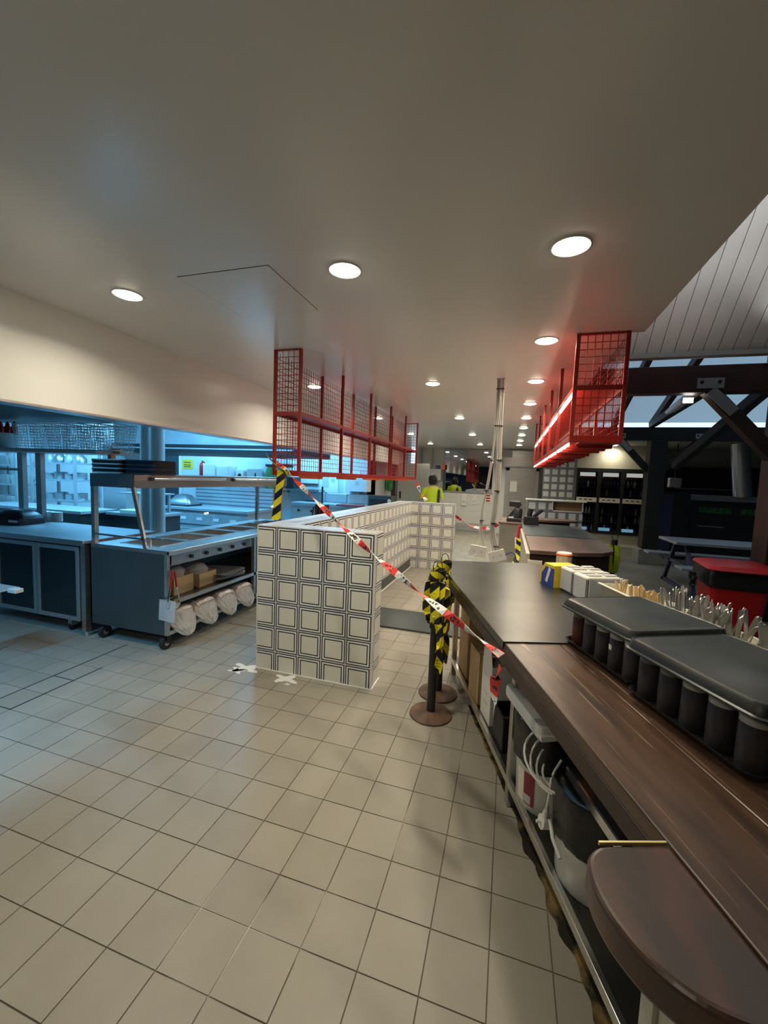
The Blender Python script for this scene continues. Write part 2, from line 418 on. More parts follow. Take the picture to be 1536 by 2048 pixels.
for a in ((-1.93, 2.74, .10, 1), (-1.55, 2.70, .085, 4), (-1.5, 2.63, .02, 2), (-1.98, 2.68, .06, 5)): splat(*a)

ce = MB().prism([(-2.95, -3), (.765, -3), (.765, 3.06), (.69, 3.06), (.69, 13.2), (-2.95, 13.2)], 2.56, 2.72).build('ceiling', 'paint_ceiling'); struct(ce)
B('hatch_seam', 'dark_gap', ce, -1.7, -1.163, 1.785, 2.322, 2.5588, 2.5602)
B('access_hatch', 'paint_ceiling', ce, -1.697, -1.166, 1.788, 2.319, 2.5578, 2.5602)
wl = struct(B('wall_left', 'paint_bulkhead', None, -2.95, -2.8, -3, 10.45, 1.935, 2.72))
B('shutter_track', 'steel_dark', wl, -3.02, -2.95, -2.9, 10.4, 1.95, 2.06)
B('lower_trim', 'steel', wl, -2.952, -2.798, -3, 10.45, 1.922, 1.936)
struct(B('wall_behind', 'wall_dark', None, -9.6, 9.2, -3.1, -3, -.1, 9.5))
wb = struct(B('wall_back', 'paint_white', None, -2.95, .86, 13.0, 13.15, 0, 2.72))
struct(B('wall_kitchen_side', 'kitchen_wall', None, -9.7, -9.55, -3, 9.4, 0, 2.8))
wk = struct(B('wall_kitchen_back', 'kitchen_wall', None, -9.6, -3.1, 9.3, 9.45, 0, 2.8))
struct(B('ceiling_kitchen', 'kitchen_wall', None, -9.7, -2.95, -3.1, 13.2, 2.8, 2.95))
struct(B('wall_kitchen_end', 'paint_grey', None, -3.25, -3.1, 9.3, 13.1, 0, 2.8))
struct(B('wall_light_block', 'wall_dark', None, .3, .36, -3, 13.2, 2.7, 9.4))  # unseen, added to stop sky light leaking in above the ceiling
struct(B('wall_right', 'wall_dark', None, 9.05, 9.2, -3, 16, 0, 9))
wr = struct(B('wall_right_back', 'wall_dark', None, 3.35, 9.05, 13.1, 13.25, 0, 2.75))
struct(B('wall_above_bar', 'wall_pale', None, 3.3, 9.05, 12.98, 13.1, 2.15, 2.75))
struct(B('ceiling_bar', 'wall_pale', None, .69, 9.1, 9.95, 13.3, 2.62, 2.8))
# hall roof: white boards falling away from the camera to an eave above the first timber beam
rf = struct(MB().add([(.3, -2.9, 12.42), (9.1, -2.9, 12.42), (9.1, 5.05, 2.96), (.3, 5.05, 2.96), (.3, -2.9, 12.6), (9.1, -2.9, 12.6), (9.1, 5.05, 3.1), (.3, 5.05, 3.1)],
            [(0, 3, 2, 1), (4, 5, 6, 7), (0, 1, 5, 4), (1, 2, 6, 5), (2, 3, 7, 6), (3, 0, 4, 7)]).build('ceiling_hall', 'wall_dark'))
dv = Vector((0, 7.95, -9.46)).normalized(); nv = Vector((0, -dv.z, dv.y)) * -1
pb = MB()
base = Vector((0, 5.05, 2.955))
def plank_mesh():
    w = .060; a = base + nv * .012; b = base - dv * 6.2 + nv * .012; mbx = MB()
    vs = [a + Vector((-w, 0, 0)), a + Vector((w, 0, 0)), b + Vector((w, 0, 0)), b + Vector((-w, 0, 0))]
    vs += [v - nv * .02 for v in vs]
    return mbx.add([tuple(v) for v in vs], [(0, 1, 2, 3), (7, 6, 5, 4), (0, 4, 5, 1), (1, 5, 6, 2), (2, 6, 7, 3), (3, 7, 4, 0)])
pl = plank_mesh().build('ceiling_board', 'plank_white', rf); pl.location.x = .72
for k in range(1, 46):
    o = pl.copy(); COL.objects.link(o); o.location.x = .72 + .126 * k
B('eave_board', 'wall_pale', rf, .5, 9.0, 4.98, 5.08, 2.915, 2.96)
# second roof slope of pale sheeting further back, daylight above it
m2 = MATS['roof_sheet']; nt = m2.node_tree; tr = nt.nodes.new('ShaderNodeBsdfTranslucent'); tr.inputs[0].default_value = (.62, .74, .84, 1)
mx = nt.nodes.new('ShaderNodeMixShader'); mx.inputs[0].default_value = .6
nt.links.new(nt.nodes['Principled BSDF'].outputs[0], mx.inputs[1]); nt.links.new(tr.outputs[0], mx.inputs[2]); nt.links.new(mx.outputs[0], nt.nodes['Material Output'].inputs[0])
r2 = struct(MB().add([(.4, 5.3, 4.75), (9.0, 5.3, 4.75), (9.0, 9.95, 2.93), (.4, 9.95, 2.93)], [(0, 3, 2, 1)]).build('ceiling_sheeting', 'roof_sheet'))
for x in (1.35, 2.05, 2.75, 4.1, 5.5): MB().bar((x, 5.35, 4.64), (x, 9.9, 2.86), .09, .14).build('rafter', 'timber_red', r2)
MB().bar((.5, 7.4, 3.86), (9, 7.4, 3.86), .06, .08).build('purlin', 'timber_black', r2)

# ================================================================== ceiling downlights
def downlight(x, y, label, power=DL_POWER, z=2.56):
    t = thing('downlight', label, 'light', (x, y, z), 0, 'recessed ceiling downlights')
    MB().lathe([(.082, 0), (.082, -.003), (.076, -.006), (.070, -.004), (.069, 0)], 24).build('trim_ring', 'white_plastic', t)
    MB().lathe([(.068, -.001), (.066, -.007), (.055, -.012), (.03, -.015)], 24).build('lamp_face', 'lamp_disc', t)
    ld = bpy.data.lights.new('downlight_lamp', 'AREA'); ld.shape = 'DISK'; ld.size = .13; ld.energy = power; ld.color = DL_COL; ld.spread = math.radians(150)
    lo = bpy.data.objects.new('lamp', ld); COL.objects.link(lo); lo.parent = t; lo.location = (0, 0, -.020)
    return t
for k in range(9): downlight(.185, 1.93 + 1.19 * k, 'round recessed ceiling downlight over the counters, %s from the camera in the right-hand row' % ORD[k])
for k in range(5): downlight(-.82, 1.91 + 2.375 * k, 'round recessed ceiling downlight over the aisle, %s from the camera in the middle row' % ORD[k])
for k in range(5): downlight(-2.16, 1.9 + 2.36 * k, 'round ceiling downlight near the cream bulkhead, %s from the camera in the left row' % ORD[k])
# rows go on behind the camera
for x, y, w in ((-.82, -1.2, 'middle'), (-2.16, -1.2, 'left')): downlight(x, y, 'round recessed ceiling downlight behind the camera in the %s row' % w)
downlight(2.5, 11.8, 'round recessed downlight above the drinks fridges', 8, 2.62)
# kitchen lamps: cool fluorescent panels in the kitchen ceiling
for k, (x, y) in enumerate(((-5.6, 5.0), (-7.3, 4.2), (-4.4, 8.5), (-8.6, 7.9), (-3.38, .55), (-7.0, 8.7), (-3.9, 6.3))):
    t = thing('fluorescent_panel', 'cool fluorescent ceiling panel in the kitchen, %s of seven' % ORD[k], 'light', (x, y, 2.8))
    hx, hy = (.62, .32) if k != 4 else (.17, .62)
    B('frame', 'white_plastic', t, -hx, hx, -hy, hy, -.03, 0); B('diffuser', 'kitchen_lamp', t, -hx + .04, hx - .04, -hy + .04, hy - .04, -.034, -.03)
    ld = bpy.data.lights.new('panel_lamp', 'AREA'); ld.shape = 'RECTANGLE'; ld.size = 2 * hx - .14; ld.size_y = 2 * hy - .14; ld.energy = KIT_POWER * {4: .75, 5: .4, 3: .55}.get(k, 1.0); ld.color = KIT_COL
    lo = bpy.data.objects.new('lamp', ld); COL.objects.link(lo); lo.parent = t; lo.location = (0, 0, -.045)

# ================================================================== tiled half wall (L plan, one long leg)
hw = thing('half_wall', 'low half wall clad in cream tiles printed with navy double frames', 'half wall', (0, 0, 0))
HX0, HX1, HY0, HY1, HT = -1.87, -.89, 2.775, 7.03, 1.165
core = MB().box(HX0 + .008, HX1 - .008, HY0 + .008, HY0 + .182, 0, HT - .008).box(HX0 + .008, -1.618, HY0 + .1, HY1 + .15, 0, HT - .008).box(HX0 + .1, -.868, HY1 + .008, HY1 + .17, 0, HT - .008)
core.build('core', 'grout_white', hw)
def tile_piece(w, h, u0, v0, matname='printed_tile', name='tile', parent=None, P=.2):
    """one (possibly cut) tile lying in local xz, outer face towards -y; (u0,v0) = where the cut piece sits within a whole tile"""
    t = .008; e = .0012; me = bpy.data.meshes.new(name)
    me.from_pydata([(e, -t, e), (w - e, -t, e), (w - e, -t, h - e), (e, -t, h - e), (0, 0, 0), (w, 0, 0), (w, 0, h), (0, 0, h)], [], [(0, 1, 2, 3), (4, 5, 1, 0), (5, 6, 2, 1), (6, 7, 3, 2), (7, 4, 0, 3)])
    ul = me.uv_layers.new(name='UVMap')
    for lp in me.loops:
        c = me.vertices[lp.vertex_index].co; ul.data[lp.index].uv = (u0 + c.x / P, v0 + c.z / P)
    me.materials.append(MATS[matname]); return me
TC = {}
def tile_face(parent, origin, rz, width, height, ustart=0.0, vtop=0.0, G=.003, P=.2, matname='printed_tile', flat=False, joined=None):
    """tiles from the top left corner of a face; ustart = part of the first tile cut away"""
    u = 0.0; first = True
    while u < width - .01:
        a = ustart if u == 0 else 0.0; w = min(P * (1 - a), width - u)
        v = 0.0
        while v < height - .012:
            h = min(P, height - v)
            key = (round(w, 3), round(h, 3), round(a, 2), matname)
            if key not in TC: TC[key] = tile_piece(w - G, h - G, a, 1 - h / P, matname)
            X = Matrix.Translation(origin) @ Matrix.Rotation(rz, 4, 'Z')
            if flat: X = X @ Matrix.Rotation(-PI / 2, 4, 'X')
            if joined is not None:
                mm = TC[key]; Y = X @ Matrix.Translation((u + G / 2, 0, -v - h + G / 2)); joined.append((mm, Y))
            else:
                o = bpy.data.objects.new('tile', TC[key]); COL.objects.link(o); o.parent = parent
                X = X @ Matrix.Translation((u + G / 2, 0, -v - h + G / 2)); o.matrix_local = X
            v += P
        u += w
def join_tiles(lst, name, parent):
    vs = []; fs = []; uvs = []
    for me, X in lst:
        o = len(vs); vs += [tuple(X @ v.co) for v in me.vertices]; fs += [tuple(o + i for i in p.vertices) for p in me.polygons]
        uvs += [tuple(d.uv) for d in me.uv_layers[0].data]
    me2 = bpy.data.meshes.new(name); me2.from_pydata(vs, [], fs); ul = me2.uv_layers.new(name='UVMap'); ul.data.foreach_set('uv', [c for q in uvs for c in q])
    me2.materials.append(lst[0][0].materials[0]); o = bpy.data.objects.new(name, me2); COL.objects.link(o); o.parent = parent; o['kind'] = 'stuff'
W1 = HX1 - HX0
tile_face(hw, (HX0 + .006, HY0 + .008, HT - .006), 0, W1 - .016, HT - .012, ustart=1 - ((W1 - .016) % .2) / .2)
tile_face(hw, (HX1 - .008, HY0 + .01, HT - .006), PI / 2, .17, HT - .012)
tile_face(hw, (-1.618, HY0 + .185, HT - .006), PI / 2, HY1 - HY0 - .18, HT - .16)
tile_face(hw, (-1.612, HY1 + .008, HT - .006), 0, .742, HT - .012, ustart=.29)
tile_face(hw, (-.868, HY1 + .01, HT - .006), PI / 2, .15, HT - .012)
jl = []
tile_face(hw, (HX0 + .008, HY1 + .15, HT - .006), -PI / 2, HY1 + .15 - HY0 - .01, HT - .012, joined=jl)
join_tiles(jl, 'tiles_kitchen_side', hw)
# coping of cut tiles on top
def coping(x0, x1, y0, y1, alongy):
    L = (y1 - y0) if alongy else (x1 - x0); n = max(1, round(L / .2)); st = L / n
    for k in range(n):
        mb = MB()
        if alongy: mb.box(x0, x1, y0 + st * k + .0015, y0 + st * (k + 1) - .0015, HT - .008, HT)
        else: mb.box(x0 + st * k + .0015, x0 + st * (k + 1) - .0015, y0, y1, HT - .008, HT)
        mb.build('coping_tile', 'white_tile', hw)
coping(HX0, HX1, HY0, HY0 + .19, False); coping(HX0, -1.61, HY0 + .193, HY1, True); coping(HX0, -.86, HY1 + .003, HY1 + .178, False)
B('corner_trim', 'grout_white', hw, HX1 - .009, HX1 + .001, HY0 - .001, HY0 + .009, 0, HT); B('corner_trim', 'grout_white', hw, HX0 - .001, HX0 + .008, HY0 - .001, HY0 + .009, 0, HT)
B('corner_trim', 'grout_white', hw, -.868, -.859, HY1 - .001, HY1 + .008, 0, HT)
B('base_bead', 'plaster', hw, HX0 - .004, HX1 + .006, HY0 - .007, HY0 + .004, 0, .008); B('base_bead', 'plaster', hw, HX1 - .002, HX1 + .008, HY0 - .004, HY0 + .19, 0, .008)
B('skirting', 'steel_dark', hw, -1.618, -1.604, HY0 + .19, HY1 + .006, .012, .145); B('base_bead', 'plaster', hw, -1.606, -1.596, HY0 + .19, HY1, 0, .012)
tag(B('floor_plate', 'steel_dark', None, -1.59, -.35, 4.03, 4.62, .001, .02), 'flat dark steel plate lying on the floor tiles inside the half wall', 'floor plate')

# ================================================================== red wire cages hung from the ceiling
def mesh_panel(a, b, z0, z1, pitch=.047, r=.0028):
    """welded wire grid between plan points a and b, from z0 to z1"""
    mb = MB(); a = Vector((*a, 0)); b = Vector((*b, 0)); L = (b - a).length; n = max(2, round(L / pitch)); m = max(2, round((z1 - z0) / pitch))
    for i in range(1, n):
        p = a.lerp(b, i / n); mb.cyl((p.x, p.y, z0), (p.x, p.y, z1), r, n=4, cap=False)
    for k in range(1, m):
        z = z0 + (z1 - z0) * k / m; mb.cyl((a.x, a.y, z), (b.x, b.y, z), r, n=4, cap=False)
    return mb
def cage(label, xa, xb, y0, bay, nb, zb, zs, zt, side_x, leds):
    """xa = aisle-side x, xb = far-side x, side_x = the long side that carries mesh"""
    t = thing('hanging_cage', label, 'cage', ((xa + xb) / 2, y0, zb), 0, 'red wire cages under the ceiling')
    ox, oy = (xa + xb) / 2, y0; lo, hi = min(xa, xb) - ox, max(xa, xb) - ox; w = .026; L = bay * nb; H = zt - zb; S_ = zs - zb
    for k in range(nb + 1):
        for x in (lo, hi): B('post', 'red_paint', t, x - w / 2, x + w / 2, bay * k - w / 2, bay * k + w / 2, 0, H, .003)
    for x in (lo, hi):
        for z, h in ((0, .045), (S_ - .02, .032)): B('rail', 'red_paint', t, x - w / 2 + .002, x + w / 2 - .002, 0, L, z, z + h, .002)
    for y in (0, L):
        for z, h in ((0, .045), (S_ - .02, .032), (H - .012, .01)): B('end_rail', 'red_paint', t, lo, hi, y - w / 2 + .002, y + w / 2 - .002, z, z + h, .002)
    B('shelf', 'red_paint', t, lo + .004, hi - .004, 0, L, S_ + .004, S_ + .012)
    sx = side_x - ox
    for k in range(nb):
        for z0, z1 in ((.045, S_ - .02), (S_ + .012, H - .012)):
            mesh_panel((sx, bay * k + .013), (sx, bay * (k + 1) - .013), z0, z1).build('wire_mesh', 'red_paint', t)
    for y in (0, L):
        for z0, z1 in ((.045, S_ - .02), (S_ + .012, H - .012)): mesh_panel((lo + .013, y), (hi - .013, y), z0, z1).build('wire_mesh', 'red_paint', t)
    for k in range(nb):
        for q in (.5,): B('cross_bar', 'orange_paint_and_glow' if not leds else 'red_paint', t, lo - .0, hi, bay * (k + q) - .02, bay * (k + q) + .02, -.022, .0)  # left cage: orange colour stands in for light glowing on the bars
    if leds:
        for k in range(nb):
            B('led_strip', 'led_warm', t, lo - .007, lo + .007, bay * k + .035, bay * (k + 1) - .035, S_ - .040, S_ - .022)
            B('led_strip', 'led_warm', t, lo - .004, lo + .012, bay * k + .16, bay * (k + 1) - .05, -.012, -.001)
            for q in (.25, .75): B('cross_bar', 'red_paint', t, lo, hi, bay * (k + q) - .02, bay * (k + q) + .02, -.022, 0)
            B('base_panel', 'red_paint', t, lo + .06, hi - .01, bay * k + .02, bay * (k + 1) - .02, .004, .010)
    return t
cage('long red wire cage hanging above the tiled half wall, danger tape tied to it', -1.635, -1.86, 2.985, .862, 5, 1.555, 2.06, 2.56, -1.86, False)
cage('long red wire cage with glowing light strips hanging above the counters', .377, .67, 3.027, .87, 5, 1.855, 2.215, 2.56, .67, True)

# ================================================================== slanting front counter: worktop
TOPZ = .90
ct = thing('counter_worktop', 'long dark worn timber worktop running past the sauce bottles', 'worktop', tuple(CO), CRZ)
V = [0, .235, .455, .665, .88]
for k in range(4): B('board', 'wood_top', ct, V[k] + .0008, V[k + 1] - .0008, -1.3, 2.62, TOPZ - .042, TOPZ - (.0006 if k % 2 else 0), .004)
B('front_edge', 'wood_front', ct, -.002, .030, .0, 2.62, TOPZ - .095, TOPZ - .041, .004)
B('back_edge', 'wood_front', ct, .85, .882, -1.3, 2.62, TOPZ - .12, TOPZ - .041)
cp = [(0, 0), (-.02, .003), (-.12, .001)] + [(-.13 - .045 * math.sin(a), -.045 + .046 * math.cos(a)) for a in [0.1, 0.5, .9, 1.3]] + [(-.185, -.06), (-.191, -.10), (-.190, -.138), (-.172, -.19), (-.131, -.235), (-.075, -.262), (0, -.285)]
cp = [(0, 0)] + [(p.x, p.y) for p in curve_pts([(-.118, .001, 0), (-.145, -.004, 0), (-.172, -.025, 0), (-.187, -.06, 0), (-.192, -.10, 0), (-.187, -.145, 0), (-.168, -.193, 0), (-.128, -.237, 0), (-.07, -.264, 0), (0, -.285, 0)], 5)]
cv = MB().prism(cp, TOPZ - .06, TOPZ + .001).build('curved_end_board', 'wood_curve', ct, bevel=.010, seg=3)
tag(cv, 'rounded reddish-brown end board of the worktop')
B('brass_strip', 'brass', ct, -.135, -.004, .002, .006, TOPZ - .004, TOPZ + .003)
for u, v, r in ((.02, .30, .028), (-.12, .1, .02)):
    MB().lathe([(r, TOPZ - .001), (r, TOPZ + .0008), (r - .004, TOPZ + .0008), (r - .004, TOPZ - .001)], 20, c=(v, u, 0)).build('ring_mark', 'brass', ct)
sp = MB().prism([(-.004, .955), (.70, .965), (.86, 1.1), (.862, 2.50), (.80, 2.635), (-.004, 2.635)], TOPZ + .001, TOPZ + .005)
sh = thing('steel_cover', 'scuffed dark steel sheet laid over the far half of the timber worktop', 'metal sheet', tuple(CO), CRZ)
sp.build('sheet', 'steel_counter', sh)
B('folded_edge', 'steel_counter', sh, -.005, -.002, .955, 2.635, TOPZ - .03, TOPZ + .005); B('near_lip', 'steel_dark', sh, -.004, .69, .948, .957, TOPZ + .001, TOPZ + .006)
# base: stainless rack below the worktop
rk = thing('under_counter_rack', 'stainless steel rack with two shelves under the timber worktop', 'rack', tuple(CO), CRZ)
for u in (-.06, 1.16, 2.5):
    for v in (.15, .78): B('leg', 'steel', rk, v - .019, v + .019, u - .019, u + .019, .0, TOPZ - .045, .003)
for z, nm in ((.135, 'lower_shelf'), (.52, 'upper_shelf')):
    if nm == 'lower_shelf': B(nm, 'steel_counter', rk, .15, .78, -.08, 2.52, z - .004, z); B('shelf_lip', 'steel_bright', rk, .128, .150, -.08, 2.52, z - .03, z + .006, .002)
    else: B(nm, 'steel_counter', rk, .19, .78, -.08, .72, z - .004, z); B('shelf_lip', 'steel_bright', rk, .182, .190, -.08, .72, z - .03, z + .004)
B('drawer_rail', 'steel', rk, .10, .125, 1.2, 2.5, .70, .745, .002); B('drawer_rail', 'steel', rk, .10, .112, .95, 2.5, .78, .80)
for k, u in enumerate((1.25, 1.68, 2.1)): B('drawer', 'timber_dark', rk, .13, .6, u, u + .38, .70, .83, .003)
B('kick_board', 'timber_black', rk, .20, .22, -.08, 2.5, .002, .11); B('back_panel', 'black_board', rk, .80, .815, -.08, 2.55, .0, TOPZ - .05)
# laminate end cabinet under the curved board
ec = thing('end_cabinet', 'cream laminate cabinet under the rounded end of the worktop', 'cabinet', tuple(CO), CRZ)
B('side_panel', 'laminate', ec, -.085, .30, -.115, -.105, 0, TOPZ - .062); B('door', 'laminate', ec, -.105, -.087, -.85, -.135, .01, TOPZ - .064, .002)
B('corner_post', 'laminate', ec, -.112, -.087, -.132, -.105, 0, TOPZ - .062); B('body', 'laminate', ec, -.085, .80, -1.25, -.116, .0, TOPZ - .063)
MB().cyl((-.09, -.06, .16), (.02, .02, .16), .016).build('bracket', 'black_plastic', ec)

# ---- things stored under the counter
def box_open(name, label, u, v, z, du, dv, h, m, rz=0.0, flaps=True, cat='box', group=None):
    t = thing(name, label, cat, cl(u, v, z), CRZ + rz, group)
    B('wall', m, t, -dv / 2, -dv / 2 + .004, -du / 2, du / 2, 0, h); B('wall', m, t, dv / 2 - .004, dv / 2, -du / 2, du / 2, 0, h)
    B('wall', m, t, -dv / 2, dv / 2, -du / 2, -du / 2 + .004, 0, h); B('wall', m, t, -dv / 2, dv / 2, du / 2 - .004, du / 2, 0, h); B('base', m, t, -dv / 2, dv / 2, -du / 2, du / 2, 0, .004)
    if flaps:
        B('flap', m, t, -dv / 2, dv / 2, -du / 2, du / 2, h - .004, h)
        B('tape_band', 'cardboard_dark', t, -.02, .02, -du / 2 - .001, du / 2 + .001, h - .003, h + .001)
    return t
box_open('cardboard_box', 'tall cardboard carton on the rack shelf behind the black posts', 2.25, .30, .136, .26, .28, .50, 'cardboard')
box_open('cardboard_box', 'low cardboard carton on the rack shelf beside the white box', 1.905, .285, .136, .2, .27, .34, 'cardboard', .05)
box_open('cardboard_box', 'dark cardboard carton at the far end of the rack', 2.42, .62, .136, .2, .25, .36, 'cardboard_dark')
t = thing('cutlery_carton', 'blue and white carton on top of the tall cardboard carton', 'carton', cl(2.25, .33, .637), CRZ)
B('body', 'paper_white', t, -.09, .09, -.08, .08, 0, .04); B('blue_band', 'blue_card', t, -.091, .091, -.081, .081, .012, .03)
t = thing('rice_bag', 'brown cloth bag with pale round lid beside cardboard carton', 'bag', cl(1.90, .60, .136), CRZ)
MB().lathe([(.09, 0), (.115, .05), (.12, .2), (.1, .33), (.07, .38)], 16).build('sack', 'cardboard_dark', t, smooth=True); MB().lathe([(.075, .38), (.08, .39), (.075, .41), (.03, .425)], 16).build('lid', 'white_plastic', t, smooth=True)
# white carton with a raised gable flap
t = thing('white_carton', 'white card carton with a pointed raised flap on the rack shelf', 'carton', cl(1.66, .245, .136), CRZ + .03)
B('body', 'paper_white', t, -.085, .14, -.085, .085, 0, .355, .001)
MB().prism([(-.085, .0), (.085, .0), (.06, .07), (-.035, .145)], -.0018, .0018, X=Matrix.Translation((-.083, 0, .353)) @ Matrix(((0, 0, 1, 0), (1, 0, 0, 0), (0, 1, 0, 0), (0, 0, 0, 1)))).build('flap', 'paper_white', t)
B('side_flap', 'paper_white', t, -.083, .13, .080, .085, .34, .46)
for z in (.1, .16, .27): B('print_mark', 'paper_grey', t, -.0862, -.0848, -.03, .03, z, z + .008)
t = thing('black_tub', 'flat black plastic tub beside the white carton', 'tub', cl(1.42, .26, .136), CRZ)
B('body', 'black_plastic', t, -.10, .12, -.08, .08, 0, .20, .006); B('rim', 'black_plastic', t, -.108, .128, -.088, .088, .19, .20, .003)
def bucket(label, u, v, z, h, r, bagh, sticker):
    t = thing('bucket', label, 'bucket', cl(u, v, z), CRZ)
    MB().lathe([(r * .88, 0), (r * .9, .004), (r, h), (r + .006, h), (r + .006, h - .02), (r - .004, h - .02)], 28).build('pail', 'white_plastic', t, smooth=True)
    n = 40; rings = []; q = random.Random(int(u * 100))
    ph = [q.uniform(0, 6) for _ in range(6)]
    for zz, k in ((h - bagh, .006), (h - bagh + .012, .012), (h - bagh * .6, .012), (h - bagh * .3, .014), (h - .01, .014), (h + .008, .006), (h + .004, -.012), (h - .006, -.03)):
        rr = r * (.88 + .12 * min(1, max(0, zz) / h)) + k
        rings.append([((rr + .004 * math.sin(9 * 2 * PI * i / n + ph[0]) + .003 * math.sin(17 * 2 * PI * i / n + ph[1] + zz * 20)) * math.cos(2 * PI * i / n), (rr + .004 * math.sin(7 * 2 * PI * i / n + ph[2])) * math.sin(2 * PI * i / n), zz + (.006 * math.sin(5 * 2 * PI * i / n + ph[3]) if zz < h - bagh + .02 else 0)) for i in range(n)])
    mb = MB(); loft(mb, rings); mb.build('bin_liner', 'black_bag', t, smooth=True)
    if sticker:
        for a0, a1, m_, z0, z1 in ((3.2, 3.52, 'cream_plastic', .03, .175), (3.52, 3.92, 'red_label', .03, .175), (3.54, 3.80, 'paper_grey', .036, .075)):
            mb = MB(); vs = []; k = 6; e = .0015 if m_ != 'paper_grey' else .0022
            for i in range(k + 1):
                a = a0 + (a1 - a0) * i / k
                for zz in (z0, z1):
                    rr = r * (.9 + .1 * zz / h) + e; vs.append((rr * math.cos(a), rr * math.sin(a), zz))
            mb.add(vs, [(2 * i, 2 * i + 2, 2 * i + 3, 2 * i + 1) for i in range(k)]); mb.build('label_print', m_, t)
    return t
bucket('white bucket with a printed label, black liner folded over its rim', 1.03, .262, .136, .40, .142, .20, True)
bk2 = bucket('plain white bucket half covered by its black liner, beside the end cabinet', .66, .285, .136, .35, .15, .19, False)
MB().tube([(-.165, .03, .2), (-.175, -.02, .17), (-.17, -.07, .145)], .007).build('handle_grip', 'white_plastic', bk2)
MB().tube([(-.16, .06, .23), (-.168, .045, .215), (-.165, .03, .2)], .0025).build('handle_wire', 'steel_dark', bk2)
t = thing('paper_parcel', 'flat white paper parcel lying on top of the labelled bucket', 'parcel', cl(1.01, .19, .548), CRZ + .05)
loft(MB(), [[(x * s, y * s2, z) for x, y in rrect(.16, .36, .02, 3)] for z, s, s2 in ((0, .96, .98), (.012, 1, 1), (.045, 1, 1), (.055, .95, .98))]).build('wrap', 'paper_white', t, bevel=.002)
MB().prism([(-.08, -.20), (.07, -.19), (.075, -.14), (-.07, -.14)], .01, .03).build('folded_end', 'paper_white', t)
t = thing('cable_coil', 'coil of white extension cable with a round plug hanging beside the labelled bucket', 'cable', cl(.765, .215, .535), CRZ)
for k in range(4):
    P = [( -.035 + .13 * math.cos(a) * (1 - .12 * k) + .02 * k, .01 + .11 * math.sin(a) + .015 * k, -.03 + .06 * math.sin(a + .6 * k) - .02 * k) for a in [2 * PI * i / 26 for i in range(27)]]
    MB().tube(P, .0048, 6).build('loop', 'cable_white', t, smooth=True)
MB().tube(curve_pts([(-.03, .0, -.02), (-.075, -.03, -.06), (-.085, -.035, -.14), (-.09, -.03, -.20)]), .0048, 6).build('lead', 'cable_white', t, smooth=True)
MB().cyl((-.09, -.03, -.20), (-.093, -.03, -.232), .009, .013).cyl((-.107, -.03, -.245), (-.072, -.03, -.252), .026, .022, 18).cyl((-.125, -.03, -.243), (-.105, -.03, -.246), .006).build('plug', 'white_plastic', t, smooth=True)
t = thing('power_board', 'clear-topped white power board held in the cable coil', 'power board', cl(.60, .60, .521), CRZ)
B('body', 'white_plastic', t, -.03, .03, -.12, .12, 0, .035, .006)
for k in range(4): B('socket', 'paper_grey', t, -.018, .018, -.1 + .055 * k, -.068 + .055 * k, .034, .037)
t = thing('black_speaker_box', 'black plastic box under the worktop beside the cable coil', 'box', cl(.53, .38, .521), CRZ); B('body', 'black_plastic', t, -.15, .15, -.08, .08, 0, .24, .008); B('lid_rim', 'black_rubber', t, -.155, .155, -.085, .085, .22, .245, .004)
for k, u in enumerate((.33, .14)):
    t = thing('glass_jar', 'dark glass storage jar under the worktop, %s to the end cabinet' % ('next' if k == 0 else 'nearest'), 'jar', cl(u, .30, .521), CRZ)
    MB().lathe([(.075, 0), (.08, .02), (.08, .16), (.07, .19)], 22).build('jar', 'dark_glass', t, smooth=True); MB().lathe([(.074, .19), (.08, .195), (.08, .215), (.07, .22)], 22).build('lid', 'chrome', t, smooth=True)
t = thing('amber_bowl', 'amber brown glass bowl under the worktop behind the parcel', 'bowl', cl(.675, .27, .521), CRZ)
MB().lathe([(.025, 0), (.045, .015), (.055, .04), (.058, .06), (.053, .06), (.03, .02)], 22).build('bowl', 'copper', t, smooth=True)

# ================================================================== sauce bottle trays on the worktop
def tray_mesh(w, d, h=.022, r=.03, lid=False):
    mb = MB(); s = 1 if not lid else -1
    rings = []
    prof = ((.93, 0), (.97, .004), (1.0, h), (1.012, h), (1.012, h - .003), (.985, h - .003), (.95, .006)) if not lid else ((1.012, 0), (1.012, .005), (.985, .008), (.965, .03), (.94, .036), (.92, .033), (.90, .035))
    for k, z in prof: rings.append([(x * k, y * k, z) for x, y in rrect(w, d, r)])
    return loft(mb, rings)
def bottle(parent_label, loc, h=.148, r=.0335, m='sauce_dark', cap='cap_grey', nozzle=False, label_patch=False):
    t = thing('squeeze_bottle', parent_label, 'bottle', loc, CRZ, 'sauce bottles under the tray lids')
    MB().lathe([(r * .93, 0), (r, .006), (r, h * .74), (r * .93, h * .80)], 20).build('bottle_body', m, t, smooth=True)
    c = MB().lathe([(r * .97, h * .79), (r * .97, h * .92), (r * .8, h * .99), (r * .3, h)], 20)
    if nozzle: c.lathe([(r * .3, h), (r * .22, h + .018), (r * .08, h + .03)], 10)
    c.build('cap', cap, t, smooth=True)
    if label_patch: B('sticker', 'cream_plastic', t, -r - .001, -r + .006, -.008, .008, h * .5, h * .62)
    return t
